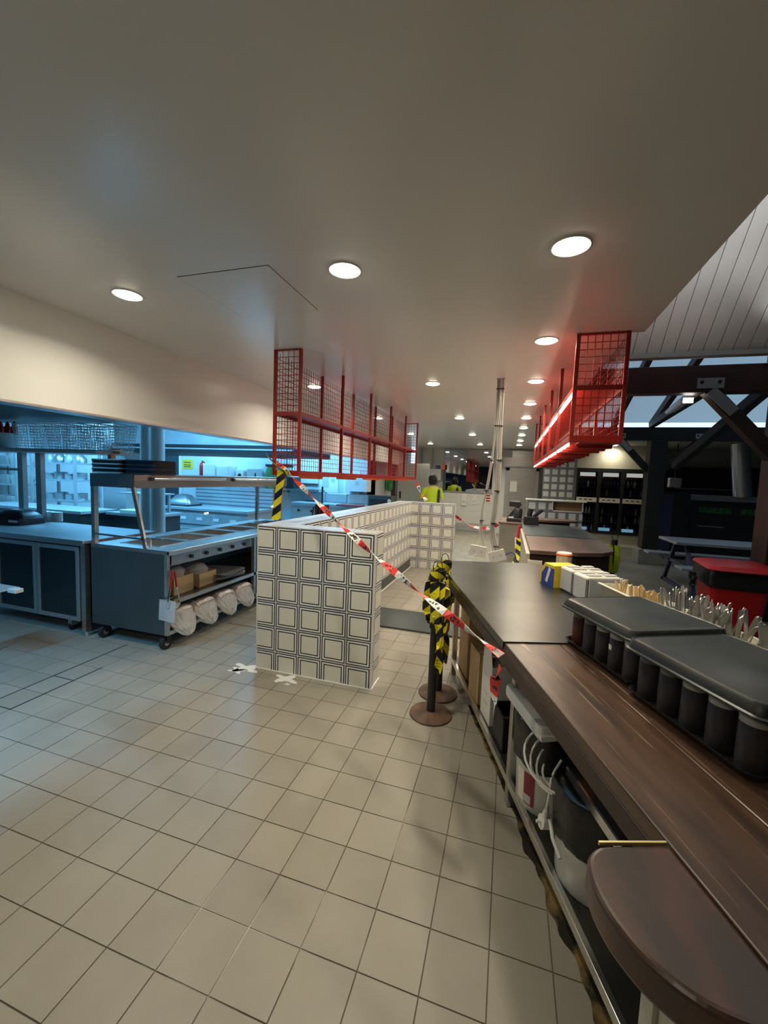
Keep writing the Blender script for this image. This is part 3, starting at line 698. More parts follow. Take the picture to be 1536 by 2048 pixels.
def tray_set(which, u, v, du, dv, rz, lid_off, first):
    base = thing('serving_tray', 'black plastic tray holding the %s group of sauce bottles' % which, 'tray', cl(u, v, TOPZ + .0005), CRZ + rz, 'black trays of sauce bottles')
    tray_mesh(dv, du).build('tray', 'black_plastic', base, smooth=True)
    n = 5
    for row in range(4):
        for k in range(n):
            fu = -du / 2 + .045 + (du - .09) * k / (n - 1); fv = -dv / 2 + .048 + row * .092
            p = Vector((fv, fu, 0)); a = CRZ + rz; q = Vector((p.x * math.cos(a) - p.y * math.sin(a), p.x * math.sin(a) + p.y * math.cos(a), .007))
            loc = Vector(cl(u, v, TOPZ)) + q
            rowname = ['aisle-side row', 'second row', 'third row', 'back row'][row]
            m_ = 'sauce_red' if (row == 0 and k == n - 1 and first) else 'sauce_dark'
            bottle('dark squeeze bottle, %s from the near end, %s of the %s tray' % (ORD[k], rowname, which), loc, m=m_, cap='cap_grey' if (row == 0 and k in (0, 1, 2)) else 'cap_dark', nozzle=False, label_patch=(row == 0 and k == 1 and first))
    l = thing('upturned_tray', 'upturned black tray covering the %s group of sauce bottles' % which, 'tray', (*cl(u + lid_off[0], v + lid_off[1])[:2], TOPZ + .157), CRZ + rz * 1.6, 'upturned black trays')
    tray_mesh(dv * 1.02, du * 1.03, lid=True).build('tray', 'black_lid', l, smooth=True)
tray_set('farther', .80, .475, .40, .385, .08, (.01, -.012), True)
tray_set('nearer', .372, .480, .415, .385, .08, (.0, -.012), False)

# ================================================================== cutlery bins
def cutlery_bin(label, u0, u1, v0, v1, h, rz=0.0):
    um, vm = (u0 + u1) / 2, (v0 + v1) / 2; t = thing('cutlery_bin', label, 'bin', cl(um, vm, TOPZ + .0052 if u0 > .95 else TOPZ + .001), CRZ + rz, 'cream cutlery bins')
    w, d = v1 - v0, u1 - u0
    rings = [[(x * k, y * k2, z) for x, y in rrect(w, d, .015, 3)] for k, k2, z in ((.72, .95, 0), (.78, .96, .004), (.96, .985, h - .012), (1.06, 1.01, h - .004), (1.06, 1.01, h), (.93, .975, h), (.76, .95, .008))]
    loft(MB(), rings).build('bin_body', 'cream_plastic', t, bevel=0, smooth=True)
    B('divider', 'cream_plastic', t, -w * .36, w * .36, -.003, .003, .006, h - .02)
    B('rim_fold', 'cream_plastic', t, -w * .56, -w * .47, -d * .5, d * .5, h - .002, h + .006, .003)
    return t
BZ = TOPZ + .005
cutlery_bin('cream cutlery bin holding wooden stirrers beside the napkin dispensers', 1.10, 1.50, .71, .875, .125)
cutlery_bin('cream cutlery bin crammed with metal cutlery beside the bottle trays', .66, 1.085, .705, .875, .125)
cutlery_bin('cream cutlery bin nearest the camera, full of metal cutlery', .22, .645, .70, .87, .125)
def stick(name, label, cat, group, u, v, z, L, w, th, m, lean_u, lean_v, rz, kind):
    o_mb = MB()
    if kind == 'stirrer': o_mb.prism([(-w / 2, 0), (w / 2, 0), (w / 2, L - w / 2), (w * .3, L - w * .12), (0, L), (-w * .3, L - w * .12), (-w / 2, L - w / 2)], -th / 2, th / 2)
    else: o_mb.prism([(-w * .28, 0), (w * .28, 0), (w * .34, L * .45), (w * .5, L * .85), (w * .42, L * .97), (0, L), (-w * .42, L * .97), (-w * .5, L * .85), (-w * .34, L * .45)], -th / 2, th / 2)
    o = o_mb.build(name, m)
    X = Matrix.Translation(cl(u, v, z)) @ Matrix.Rotation(CRZ, 4, 'Z') @ Matrix.Rotation(lean_v, 4, 'Y') @ Matrix.Rotation(-lean_u, 4, 'X') @ Matrix.Rotation(rz, 4, 'Z') @ Matrix(((1, 0, 0, 0), (0, 0, -1, 0), (0, 1, 0, 0), (0, 0, 0, 1)))
    o.matrix_world = X
    return tag(o, label, cat, group)
q = random.Random(11)
for k in range(26):
    stick('wooden_stirrer', 'flat wooden stirrer standing in the cream bin by the napkin dispensers', 'stirrer', 'wooden stirrers', 1.14 + .0078 * k + q.uniform(-.003, .003), .785 + q.uniform(-.02, .025), BZ + .012, .155 + q.uniform(-.005, .01), .016, .003, 'bamboo', q.uniform(-.08, .1), q.uniform(-.12, .12), q.uniform(-.5, .5), 'stirrer')
for k in range(7):
    stick('wooden_stirrer', 'flat wooden stirrer leaning at the napkin end of the cream bin', 'stirrer', 'leaning wooden stirrers', 1.39 + .012 * k, .79 + q.uniform(-.02, .02), BZ + .02, .15, .014, .003, 'paper_white' if k > 3 else 'bamboo', q.uniform(-.6, .3), q.uniform(-.3, .3), q.uniform(-.5, .5), 'stirrer')
for binn, u0, u1, nn in (('beside the bottle trays', .69, 1.06, 60), ('nearest the camera', .25, .62, 60)):
    for k in range(nn):
        stick('cutlery', 'stainless knife or fork standing in the cream bin %s' % binn, 'cutlery', 'cutlery in the bin %s' % binn, u0 + (u1 - u0) * k / nn + q.uniform(-.004, .004), .785 + q.uniform(-.045, .045), BZ + .014, .215 + q.uniform(-.012, .012), .0145, .003, 'cutlery', q.uniform(-.55, .35), q.uniform(-.2, .25), q.uniform(-1, 1), 'knife')

# ================================================================== napkin dispensers, boxes, jar
for k, (u, lab) in enumerate(((1.60, 'white-topped napkin dispenser nearer the bottle trays'), (1.765, 'white-topped napkin dispenser beside the yellow and blue box'))):
    t = thing('napkin_dispenser', lab, 'napkin dispenser', cl(u, .755, BZ), CRZ + .06, 'napkin dispensers')
    B('body', 'steel_bright', t, -.10, .10, -.068, .068, 0, .135, .008); B('cover', 'cream_plastic', t, -.104, .104, -.072, .072, .128, .15, .01)
    B('face_plate', 'paper_grey', t, -.092, .092, -.0745, -.068, .012, .145, .008); B('face_plate', 'paper_grey', t, -.107, -.1, -.06, .06, .012, .142, .006)
    for y in (-.03, .035): B('napkin_tab', 'paper_grey', t, -.08, .0, y - .018, y + .018, .15, .158, .004); B('napkin_tab', 'paper_grey', t, .02, .09, y - .018, y + .018, .15, .158, .004)
t = thing('napkin_box', 'yellow and blue cardboard box marked with a white numeral', 'box', cl(1.93, .685, BZ), CRZ - PI / 2 + .1)
MB().prism([(-.085, 0), (.085, 0), (.085, .145), (-.03, .145), (-.085, .07)], -.085, .085, X=Matrix(((1, 0, 0, 0), (0, 0, 1, 0), (0, 1, 0, 0), (0, 0, 0, 1)))).build('carton', 'yellow_plastic', t, bevel=.002)
MB().prism([(-.06, .0), (.087, 0), (.087, .125), (-.01, .125), (-.06, .07)], -.0865, -.084, X=Matrix(((1, 0, 0, 0), (0, 0, 1, 0), (0, 1, 0, 0), (0, 0, 0, 1)))).build('blue_panel', 'blue_card', t)
def text(s, size, m, parent, X, name='lettering', ext=.0006):
    c = bpy.data.curves.new(name, 'FONT'); c.body = s; c.size = size; c.extrude = ext; c.align_x = 'CENTER'; c.align_y = 'CENTER'; c.offset = size * .05
    ob = bpy.data.objects.new(name, c); COL.objects.link(ob); dg = bpy.context.evaluated_depsgraph_get()
    me = bpy.data.meshes.new_from_object(ob.evaluated_get(dg)); bpy.data.objects.remove(ob); me.materials.clear(); me.materials.append(MATS[m])
    o = bpy.data.objects.new(name, me); COL.objects.link(o); o.parent = parent; o.matrix_local = X; return o
FRONT = Matrix.Rotation(PI / 2, 4, 'X')      # text facing -y
text('1', .13, 'paper_white', t, Matrix.Translation((.02, -.0872, .068)) @ FRONT @ Matrix.Rotation(-.35, 4, 'Z'))
t = thing('straw_jar', 'tall jar of pale sticks with a red-rimmed lid behind the napkin box', 'jar', cl(2.10, .80, BZ), CRZ)
MB().lathe([(.05, 0), (.052, .01), (.052, .17)], 20).build('jar', 'jar_mix', t, smooth=True); MB().lathe([(.054, .17), (.056, .178), (.052, .184)], 20).build('rim', 'orange_paint_and_glow', t, smooth=True); MB().lathe([(.05, .182), (.047, .19)], 20).build('lid', 'paper_white', t)

# ================================================================== barrier posts
def post(label, x, y, rz):
    t = thing('barrier_post', label, 'post', (x, y, 0), rz, 'barrier posts by the counter')
    MB().lathe([(.140, 0), (.142, .004), (.140, .010), (.10, .016), (.04, .022), (.033, .03)], 36).build('base_disc', 'rust', t, smooth=True)
    MB().cyl((0, 0, .02), (0, 0, .86), .0285, n=20).build('pole', 'black_plastic', t, smooth=True)
    MB().lathe([(.03, .86), (.036, .865), (.036, .95), (.03, .958), (.012, .965)], 20).build('belt_head', 'black_plastic', t, smooth=True)
    MB().tube([(.02 * math.cos(a), 0, .96 + .05 + .055 * math.sin(a)) if 0 else (.03 * math.cos(a), .008, 1.0 + .045 * math.sin(a)) for a in [2 * PI * i / 18 for i in range(19)]], .003, 5).build('wire_hook', 'black_plastic', t)
    return t
post('nearer black barrier post on a rusty round base', -.412, 2.625, .2); post('farther black barrier post, closest to the counter, rusty round base', -.412, 2.912, -.4)
def tape_bundle(label, x, y, seed, drop):
    q = random.Random(seed); t = thing('hazard_tape', label, 'tape', (x, y, .62), 0, 'hazard tape bundles')
    # wide sleeve of looped tape around the post head
    for k in range(7):
        a = 2 * PI * k / 7 + q.uniform(-.2, .2); r = .040 + q.uniform(0, .014); b = a + q.uniform(-.3, .3)
        P = curve_pts([(.03 * math.cos(a), .03 * math.sin(a), .34), (r * 1.15 * math.cos(a), r * 1.15 * math.sin(a), .24), (r * 1.35 * math.cos(b), r * 1.35 * math.sin(b), .10), (r * 1.0 * math.cos(b), r * 1.0 * math.sin(b), q.uniform(-.02, .03))], 5)
        ribbon('tape_fold', 'tape_yellow', P, .062, parent=t, normals=lambda s, a0=a: PI / 2 + .25 * math.sin(5 * s + a0))
    for k in range(3):
        P = [((.046 + .004 * k) * math.cos(2 * PI * i / 20), (.046 + .004 * k) * math.sin(2 * PI * i / 20), .335 + .012 * math.sin(2 * PI * i / 20 + k)) for i in range(21)]
        ribbon('tape_wrap', 'tape_yellow', P, .05, parent=t, normals=lambda s: .3 * math.sin(9 * s))
    for k in range(2):
        P = curve_pts([(.03, -.045 - .01 * k, .02), (.045, -.05, -.1), (.03 + .02 * k, -.055, -.2), (.04, -.05, -drop)], 5)
        ribbon('tape_tail', 'tape_yellow', P, .05, parent=t, twist=.6, ph=.6 + k)
tape_bundle('bundle of yellow and black hazard tape on the nearer barrier post', -.412, 2.625, 5, .30)
tape_bundle('bundle of yellow and black hazard tape on the farther barrier post', -.412, 2.912, 9, .36)
# ================================================================== red and white danger tape
A = Vector((-1.872, 2.955, 1.70)); Cn = Vector((-1.60, 2.885, 1.52)); E_ = Vector((.012, 1.69, .868))
P = curve_pts([A, Cn], 6)
tag(ribbon('danger_tape', 'tape_red', curve_pts([A + Vector((.03, -.012, -.005)), Cn, Cn.lerp(E_, .25) - Vector((0, 0, .03)), Cn.lerp(E_, .5) - Vector((0, 0, .045)), Cn.lerp(E_, .75) - Vector((0, 0, .032)), E_], 14), .038, twist=3.2, ph=.7), 'red and white danger tape strung from the left cage down to the timber worktop', 'tape')
tag(ribbon('danger_tape', 'tape_red', curve_pts([cl(.945, -.012, .80), cl(.945, -.03, .74), cl(.95, -.03, .66), cl(.965, -.02, .585)], 8), .05, twist=.2, ph=1.7), 'loose end of red and white danger tape hanging under the worktop edge', 'tape')
tag(ribbon('danger_tape', 'tape_red', curve_pts([(-.87, 7.2, .95), (-.6, 7.2, .80), (-.3, 7.0, .80), (-.11, 6.85, .90)], 10), .06, twist=.6, ph=.4), 'red and white danger tape between the half wall and the far steel pillar', 'tape')
tag(ribbon('danger_tape', 'tape_red', curve_pts([(-1.62, 7.30, 1.555), (-1.57, 7.26, 1.45), (-1.50, 7.2, 1.32), (-1.38, 7.12, 1.20)], 10), .06, twist=.8, ph=.5), 'red and white danger tape at the far end of the left cage', 'tape')
tag(ribbon('hazard_tape', 'tape_yellow', curve_pts([(-1.765, 2.948, 1.60), (-1.78, 2.945, 1.50), (-1.80, 2.945, 1.35), (-1.815, 2.95, 1.19)], 8), .088, normals=lambda s: 1.57 + .35 * math.sin(3 * s)), 'strip of yellow and black hazard tape hanging from the left cage corner', 'tape')
tag(ribbon('hazard_tape', 'tape_yellow', curve_pts([(-1.895, 2.93, 1.715), (-1.83, 2.925, 1.66), (-1.76, 2.93, 1.60), (-1.70, 2.925, 1.56)], 8), .07, normals=lambda s: .9 + .5 * math.sin(4 * s)), 'knot of yellow and black hazard tape at the left cage corner', 'tape')

# ================================================================== grey conduits and socket boxes hanging from the ceiling
cd = thing('conduit_bundle', 'bundle of pale grey electrical conduits hanging from the ceiling, zip-tied', 'conduit', (-.17, 4.18, .86))
ctr = [[(.0, 0, 1.70), (.0, .0, 1.17), (-.045, 0, .75), (-.09, 0, .46), (-.085, 0, .22), (-.055, 0, .06)], [(.018, .02, 1.70), (.005, .02, 1.2), (-.03, .02, .75), (-.10, .02, .42), (-.11, .02, .2), (-.10, .02, .06)],
       [(.045, 0, 1.70), (.055, 0, 1.2), (.07, 0, .75), (.055, 0, .45), (.04, 0, .24), (.10, 0, .02)], [(.068, .02, 1.70), (.075, .02, 1.2), (.09, .02, .75), (.078, .02, .45), (.06, .02, .24), (.125, .02, .03)],
       [(.032, -.02, 1.70), (.035, -.02, 1.2), (.05, -.02, .75), (.04, -.02, .45), (.02, -.02, .22), (.07, -.02, .03)]]
for k, c in enumerate(ctr): MB().tube(curve_pts([(.02 + (p[0] - .02) * .8, p[1] * .6, p[2]) for p in c], 8), .0075 if k < 2 else .009, 8).build('conduit', 'pvc_pale' if k % 2 else 'pvc_grey', cd, smooth=True)
for z, x0, x1 in ((1.60, -.006, .07), (1.25, -.006, .075), (.92, -.028, .0), (.92, .035, .09), (.62, -.066, -.022), (.62, .03, .085), (.32, -.09, -.05), (.30, .018, .07), (.07, .055, .115)):
    B('cable_tie', 'black_plastic', cd, x0, x1, -.023, .023, z, z + .007)
B('ceiling_plate', 'pvc_grey', cd, -.01, .07, -.03, .03, 1.695, 1.70)
for lab, x, z, r in (('white double socket box on the left conduits', -.265, .83, -.12), ('white angled switch box on the right conduits', -.055, .80, .35)):
    t = thing('socket_box', lab, 'socket box', (x, 4.15, z)); X = Matrix.Rotation(-r, 4, 'Y')
    MB().box(-.075, .075, -.025, .03, 0, .10, X=X).build('box', 'white_plastic', t, bevel=.006); MB().box(-.079, .079, -.034, -.024, -.004, .104, X=X).build('face_plate', 'white_plastic', t, bevel=.003)
    for dx in (-.035, .035): MB().box(dx - .012, dx + .012, -.037, -.033, .04, .062, X=X).build('switch', 'paper_grey', t)
tag(MB().tube(curve_pts([(-.27, 4.12, .85), (-.30, 4.1, .80), (-.29, 4.08, .6), (-.24, 4.05, .3), (-.1, 4.05, .02), (.1, 3.9, .012)]), .006, 6).build('power_lead', 'cable_white', smooth=True), 'white power lead dropping from the left socket box', 'cable')
tag(MB().tube(curve_pts([(.005, 4.12, .87), (.06, 4.1, .90), (.10, 4.08, .86), (.115, 4.07, .7), (.10, 4.05, .4), (.16, 4.0, .012), (.4, 3.95, .012)]), .006, 6).build('power_lead', 'blue_card', smooth=True), 'blue power lead arching from the angled switch box', 'cable')

# ================================================================== hot food counter on castors with a heated glass gantry
hc = thing('hot_food_counter', 'stainless hot food counter on castors with glass gantry and food wells', 'food counter', (-3.6, 2.755, 0))
HL = 2.62; HWD = .86     # local x 0..HWD towards the aisle, y 0..HL
B('end_panel', 'steel_dark', hc, .0, HWD - .03, 0, .03, .135, .845); B('corner_post', 'steel', hc, HWD - .03, HWD, 0, .03, .135, .845)
B('end_panel', 'steel_dark', hc, .0, HWD - .03, HL - .03, HL, .135, .845)
B('back_panel', 'steel_dark', hc, 0, .02, .03, HL - .03, .135, .845)
# counter top with rectangular wells cut out
wells = [(.40, .66, .33, .72), (.10, .38, .20, .78), (.16, .62, .80, 1.18), (.16, .62, 1.24, 1.62), (.16, .62, 1.68, 2.06), (.16, .62, 2.12, 2.5)]
wells = [(.20, .64, .14 + .40 * k, .48 + .40 * k) for k in range(6)]
top = MB().box(0, .20, 0, HL, .845, .877).box(.64, HWD + .02, 0, HL, .845, .877)
ys = [0] + [c for w in wells for c in (w[2], w[3])] + [HL]
for k in range(0, len(ys), 2): top.box(.20, .64, ys[k], ys[k + 1], .845, .877)
top.build('top', 'steel', hc)
B('front_edge', 'steel_bright', hc, HWD, HWD + .022, 0, HL, .838, .878, .003)
for x0, x1, y0, y1 in wells:
    w = MB().box(x0 - .012, x0 + .006, y0 - .012, y1 + .012, .877, .881).box(x1 - .006, x1 + .012, y0 - .012, y1 + .012, .877, .881).box(x0, x1, y0 - .012, y0 + .006, .877, .881).box(x0, x1, y1 - .006, y1 + .012, .877, .881)
    p = w.build('well_rim', 'steel_bright', hc)
    MB().box(x0, x1, y0, y1, .79, .795).box(x0, x0 + .004, y0, y1, .795, .877).box(x1 - .004, x1, y0, y1, .795, .877).box(x0, x1, y0, y0 + .004, .795, .877).box(x0, x1, y1 - .004, y1, .795, .877).build('food_pan', 'steel', p)
B('under_pan', 'steel', hc, .2, .72, .1, 1.5, .70, .80); B('control_panel', 'aluminium', hc, .76, .79, .12, 1.35, .725, .815)
for k in range(5): MB().cyl((.79, .35 + .2 * k, .77), (.812, .35 + .2 * k, .77), .018).build('knob', 'black_plastic', hc)
for z in (.425, .165): B('shelf', 'steel_counter', hc, .02, HWD - .02, .03, HL - .03, z - .004, z); B('shelf_lip', 'steel_bright', hc, HWD - .022, HWD, .03, HL - .03, z - .03, z + .004)
for y in (1.27, HL - .015): B('leg', 'steel', hc, HWD - .04, HWD, y - .02, y + .02, .12, .845)
for x, y in ((.80, .06), (.10, .06), (.80, HL - .08), (.10, HL - .08)):
    c = MB().box(x - .03, x + .03, y - .035, y + .035, .118, .135).bar((x - .026, y, .12), (x - .026, y - .02, .055), .006, .04).bar((x + .026, y, .12), (x + .026, y - .02, .055), .006, .04).build('castor', 'black_plastic', hc)
    MB().cyl((x - .018, y - .02, .055), (x + .018, y - .02, .055), .055, n=22).build('wheel', 'black_rubber', c, smooth=True); MB().cyl((x - .02, y - .02, .055), (x + .02, y - .02, .055), .026, n=14).build('hub', 'aluminium', c)
# gantry
B('gantry_end', 'steel_dark', hc, -.02, .47, .02, .035, 1.395, 1.512); B('gantry_end', 'steel_dark', hc, -.02, .47, HL - .04, HL - .025, 1.395, 1.512)
B('gantry_top', 'steel', hc, -.02, .48, .03, HL - .03, 1.50, 1.512); B('gantry_face', 'steel_bright', hc, .465, .482, .03, HL - .03, 1.395, 1.512)
for k in range(2):
    y0 = .22 + 1.16 * k; MB().cyl((.492, y0, 1.478), (.492, y0 + 1.0, 1.478), .014).build('heat_lamp_tube', 'steel_bright', hc, smooth=True); MB().cyl((.492, y0 - .03, 1.478), (.492, y0, 1.478), .018).build('lamp_socket', 'black_plastic', hc)
for y in (.04, HL - .06): B('gantry_post', 'steel', hc, -.015, .025, y - .02, y + .02, .877, 1.40)
B('gantry_post', 'aluminium', hc, .30, .42, HL - .07, HL - .03, .877, 1.40)
MB().bar((.47, .03, 1.40), (.60, .03, .878), .035, .02).build('raking_strut', 'steel', hc)
MB().add([(.47, .05, 1.40), (.47, HL - .05, 1.40), (.60, HL - .05, 1.05), (.60, .05, 1.05)], [(0, 1, 2, 3)]).build('front_glass', 'pane_clear', hc)
MB().add([(.02, .03, .885), (.585, .03, .885), (.47, .03, 1.395), (.02, .03, 1.395)], [(0, 1, 2, 3)]).build('end_glass', 'pane_clear', hc)
MB().bar((.03, .03, .965), (.58, .03, .955), .02, .018).build('glass_rail', 'steel_bright', hc); MB().bar((.62, .06, .96), (.62, .06, .875), .015).bar((.55, .06, .96), (.75, .06, .965), .02, .012).build('tray_hook', 'steel_bright', hc)
# things on and in it
def traystack(label, x, y, z, n, c1, c2, rz):
    for k in range(n):
        t = tag(loft(MB(), [[(a * s, b * s, zz) for a, b in rrect(.36, .27, .03, 3)] for s, zz in ((.96, 0), (1, .005), (1, .0125), (.98, .013))]).build('placemat_tray', c1 if k % 3 else c2, None, (x + .004 * math.sin(k * 2), y, z + .0135 * k), rz + .02 * math.sin(k)), '%s, %s from the bottom' % (label, ORD[k]), 'tray', 'trays stacked on the gantry')
traystack('thin pale-edged tray in the left stack on the gantry', -3.63, 3.06, 1.5125, 10, 'black_plastic', 'paper_grey', .0)
traystack('thin black tray in the right stack on the gantry', -3.26, 3.10, 1.5125, 10, 'black_plastic', 'navy', .0)
for k, (y, h, m) in enumerate(((.30, .23, 'cardboard'), (.62, .19, 'cardboard'))):
    t = thing('cardboard_box', 'open cardboard box with clear lining on the hot counter shelf, %s' % ('next to the tongs' if k == 0 else 'beside the plates'), 'box', (-3.02, 2.755 + y, .426), .05)
    for a in ((-.17, .17, -.13, -.126), (-.17, .17, .126, .13), (-.17, -.166, -.13, .13), (.166, .17, -.13, .13)): B('wall', m, t, *a, 0, h * .7)
    B('base', m, t, -.17, .17, -.13, .13, 0, .004)
    loft(MB(), [[((.15 + .012 * math.sin(5 * i + k)) * s * math.cos(2 * PI * i / 18), (.115 + .01 * math.sin(4 * i)) * s * math.sin(2 * PI * i / 18), z) for i in range(18)] for s, z in ((1, .02), (1.02, h * .7), (1.05, h * .85), (.75, h * 1.05), (.3, h * 1.15))]).build('plastic_lining', 'bag_clear', t, smooth=True)
q = random.Random(4)
for k in range(4):
    t = thing('bread_bag', 'plastic bag of wrapped rolls drooping over the lowest shelf, %s from the castor' % ORD[k], 'bag', (-2.82, 2.94 + .30 * k, .166), 0, 'bags on the lowest shelf of the hot counter')
    q2 = random.Random(30 + k); n = 32; rings = []
    def sq(a): c, d = math.cos(a), math.sin(a); return (math.copysign(abs(c) ** .45, c), math.copysign(abs(d) ** .45, d))
    for xx, sc, dz in ((-.34, .75, 0), (-.30, .95, 0), (-.2, 1.0, .004), (-.1, .97, -.004), (0, 1.0, .003), (.06, .98, 0), (.085, .9, -.01)):
        rings.append([(xx + q2.uniform(-.006, .006), (.125 + q2.uniform(-.008, .008)) * sc * sq(2 * PI * i / n)[0], .088 + dz + (.082 + q2.uniform(-.007, .007)) * sc * sq(2 * PI * i / n)[1]) for i in range(n)])
    loft(MB(), rings).build('rolls', 'bag_pink', t)
    loft(MB(), [[(xx + q2.uniform(-.008, .008), (.138 + q2.uniform(-.012, .012)) * sc * math.cos(2 * PI * i / n), .075 + dz + (.095 + q2.uniform(-.012, .012)) * sc * math.sin(2 * PI * i / n)) for i in range(n)] for xx, sc, dz in ((-.1, .9, 0), (.03, 1.0, -.005), (.09, .95, -.03), (.125, .75, -.07), (.15, .4, -.11), (.155, .1, -.13))]).build('loose_film', 'bag_clear', t)
for k in range(4):
    t = tag(loft(MB(), [[(a * s, b * s, z) for a, b in rrect(.42, .42, .06, 4)] for s, z in ((.8, 0), (1, .014), (1.0, .018), (.92, .012))]).build('serving_platter', ('paper_white' if k % 2 else 'bag_pink') if k < 2 else 'aluminium', None, (-3.0 + .02 * k, 3.73 - .02 * k, .427 + .021 * k), .1 * k - .1, smooth=True), 'pale square platter stacked on the hot counter shelf, %s from the bottom' % ORD[k], 'platter', 'platters on the hot counter shelf')
t = thing('tongs', 'red-handled tongs hanging at the corner of the hot counter', 'tongs', (-2.715, 2.80, .70))
for s in (-1, 1): MB().bar((0, .012 * s, 0), (0, .035 * s, -.15), .014, .014).build('grip', 'red_paint', t, bevel=.004); MB().tube(curve_pts([(0, .035 * s, -.14), (0, .055 * s, -.22), (.0, .06 * s, -.29), (.0, .03 * s, -.335), (0, 0, -.345)], 5), .008, 6).build('arm', 'chrome', t, smooth=True)
MB().lathe([(.055, 0), (.05, -.03), (.03, -.05)], 18, c=(0, 0, -.27)).build('scoop', 'chrome', t, smooth=True)
t = thing('plastic_scraper', 'clear plastic sheet hanging at the corner of the hot counter', 'sheet', (-2.735, 2.752, .27)); MB().box(-.09, .08, -.006, -.003, 0, .19, X=Matrix.Rotation(.06, 4, 'Y')).build('sheet', 'bag_clear', t); MB().tube([(-.09, -.006, .19), (0, -.01, .2), (.06, -.006, .22)], .004, 5).build('rod', 'chrome', t)

# ================================================================== refrigerated bench with glass doors
fb = thing('bench_fridge', 'steel-topped under-bench fridge with two framed glass doors', 'fridge', (-4.85, 2.72, 0))
B('bench_top', 'steel_bench', fb, -1.2, 1.235, -.02, .78, .872, .90, .003); B('front_edge', 'steel_bright', fb, -1.2, 1.235, -.028, -.02, .855, .902, .002)
B('cabinet', 'black_board', fb, -.55, 1.12, .03, .72, .14, .85)
B('header', 'steel_dark', fb, -.55, 1.15, .004, .03, .835, .86)
for k in range(3):
    x0 = -.515 + .555 * k; d = B('door', 'dark_glass', fb, x0 + .03, x0 + .51, .008, .016, .17, .80)
    for a in ((x0, x0 + .04, .14, .835), (x0 + .505, x0 + .545, .14, .835), (x0 + .04, x0 + .505, .14, .18), (x0 + .04, x0 + .505, .795, .835)): B('door_frame', 'aluminium', d, a[0], a[1], 0, .02, a[2], a[3], .002)
for x in (-1.1, 1.185):
    for y in (.03, .70): B('leg', 'steel', fb, x - .025, x + .025, y - .025, y + .025, .05, .872); MB().cyl((x, y, 0), (x, y, .05), .015).build('foot', 'chrome', fb)
for x in (-.45, .9): MB().cyl((x, .1, .04), (x + .03, .1, .04), .04, n=16).build('castor_wheel', 'black_rubber', fb); B('castor_bracket', 'aluminium', fb, x - .01, x + .04, .07, .13, .05, .14)
t = thing('tray_slide', 'stainless tray edge with a white lip jutting in at the left frame edge', 'shelf', (-3.62, 2.1, .585)); B('plate', 'steel_kit', t, -.40, -.04, -.10, .12, .0, .012, .003); B('lip', 'white_plastic', t, -.04, .05, .03, .09, -.012, .02, .005)
MB().bar((-.38, -.08, -.002), (-.38, -.08, -.585), .02).bar((-.38, .1, -.002), (-.38, .1, -.585), .02).build('legs', 'steel', t)
# printer, rolls, shelf and baskets above the bench
t = thing('label_printer', 'black label printer on the steel bench with paper rolls behind', 'printer', (-5.25, 3.2, .9005), .1)
loft(MB(), [[(x * s, y * s2, z) for x, y in rrect(.40, .30, .04, 3)] for z, s, s2 in ((0, 1, 1), (.06, 1, 1), (.10, .92, .8), (.15, .55, .5), (.16, .4, .4))]).build('case', 'black_plastic', t, smooth=True); B('badge', 'paper_white', t, .05, .17, -.152, -.148, .03, .055)
for k in range(3): tag(MB().cyl((0, 0, 0), (0, 0, .11), .055, n=18).build('paper_roll', 'paper_white', None, (-5.38 + .118 * k, 3.53, .9005), smooth=True), 'white paper roll behind the printer, %s from the left' % ORD[k], 'paper roll', 'paper rolls on the bench')
os_ = thing('overshelf', 'stainless shelf on posts above the bench carrying chrome baskets', 'shelf', (-5.6, 3.42, .9005))
B('shelf', 'steel_kit', os_, -1.2, 1.55, -.25, .15, .80, .84, .004)
for x in (.02, .32): B('post', 'steel_kit', os_, x, x + .085, -.02, .03, 0, .80)
B('post', 'steel_kit', os_, -.95, -.88, -.02, .03, 0, .80); MB().bar((.02, 0, .6), (-.9, 0, .6), .03).build('rail', 'steel_kit', os_)
MB().bar((1.52, -.05, .82), (1.52, -.05, .52), .05).bar((1.52, -.05, .84), (1.62, -.02, .84), .05).build('copper_bracket', 'copper', os_)
def basket():
    mb = MB(); w, d, h = .115, .15, .27
    for z, s in ((0, .82), (.09, .88), (.18, .94), (h, 1.0)):
        P = [(-w * s, -d * s, z), (w * s, -d * s, z), (w * s, d * s, z), (-w * s, d * s, z), (-w * s, -d * s, z)]
        for a, b in zip(P, P[1:]): mb.cyl(a, b, .005 if z in (0, h) else .003, n=4, cap=False)
    for i in range(9):
        f = -1 + 2 * i / 8
        for a in ((f * w, -d), (f * w, d), (-w, f * d), (w, f * d)): mb.cyl((a[0] * .82, a[1] * .82, 0), (a[0], a[1], h), .0026, n=4, cap=False)
    for k in range(1, 9):
        z = h * k / 9; s = .82 + .18 * z / h; P = [(-w * s, -d * s, z), (w * s, -d * s, z), (w * s, d * s, z), (-w * s, d * s, z), (-w * s, -d * s, z)]
        for a, b in zip(P, P[1:]): mb.cyl(a, b, .0026, n=4, cap=False)
    return mb
bm_ = basket().build('wire_basket', 'basket_wire'); bm_.location = (-5.22, 3.36, 1.742)
tag(bm_, 'chrome wire fry basket on the overshelf, first from the left', 'basket', 'chrome baskets on the overshelf')
for k in range(1, 6):
    o = bm_.copy(); COL.objects.link(o); o.location = (-5.22 + .247 * k, 3.36 + .01 * math.sin(k), 1.742); o.rotation_euler.z = .06 * math.sin(2.2 * k); o['label'] = 'chrome wire fry basket on the overshelf, %s from the left' % ORD[k]
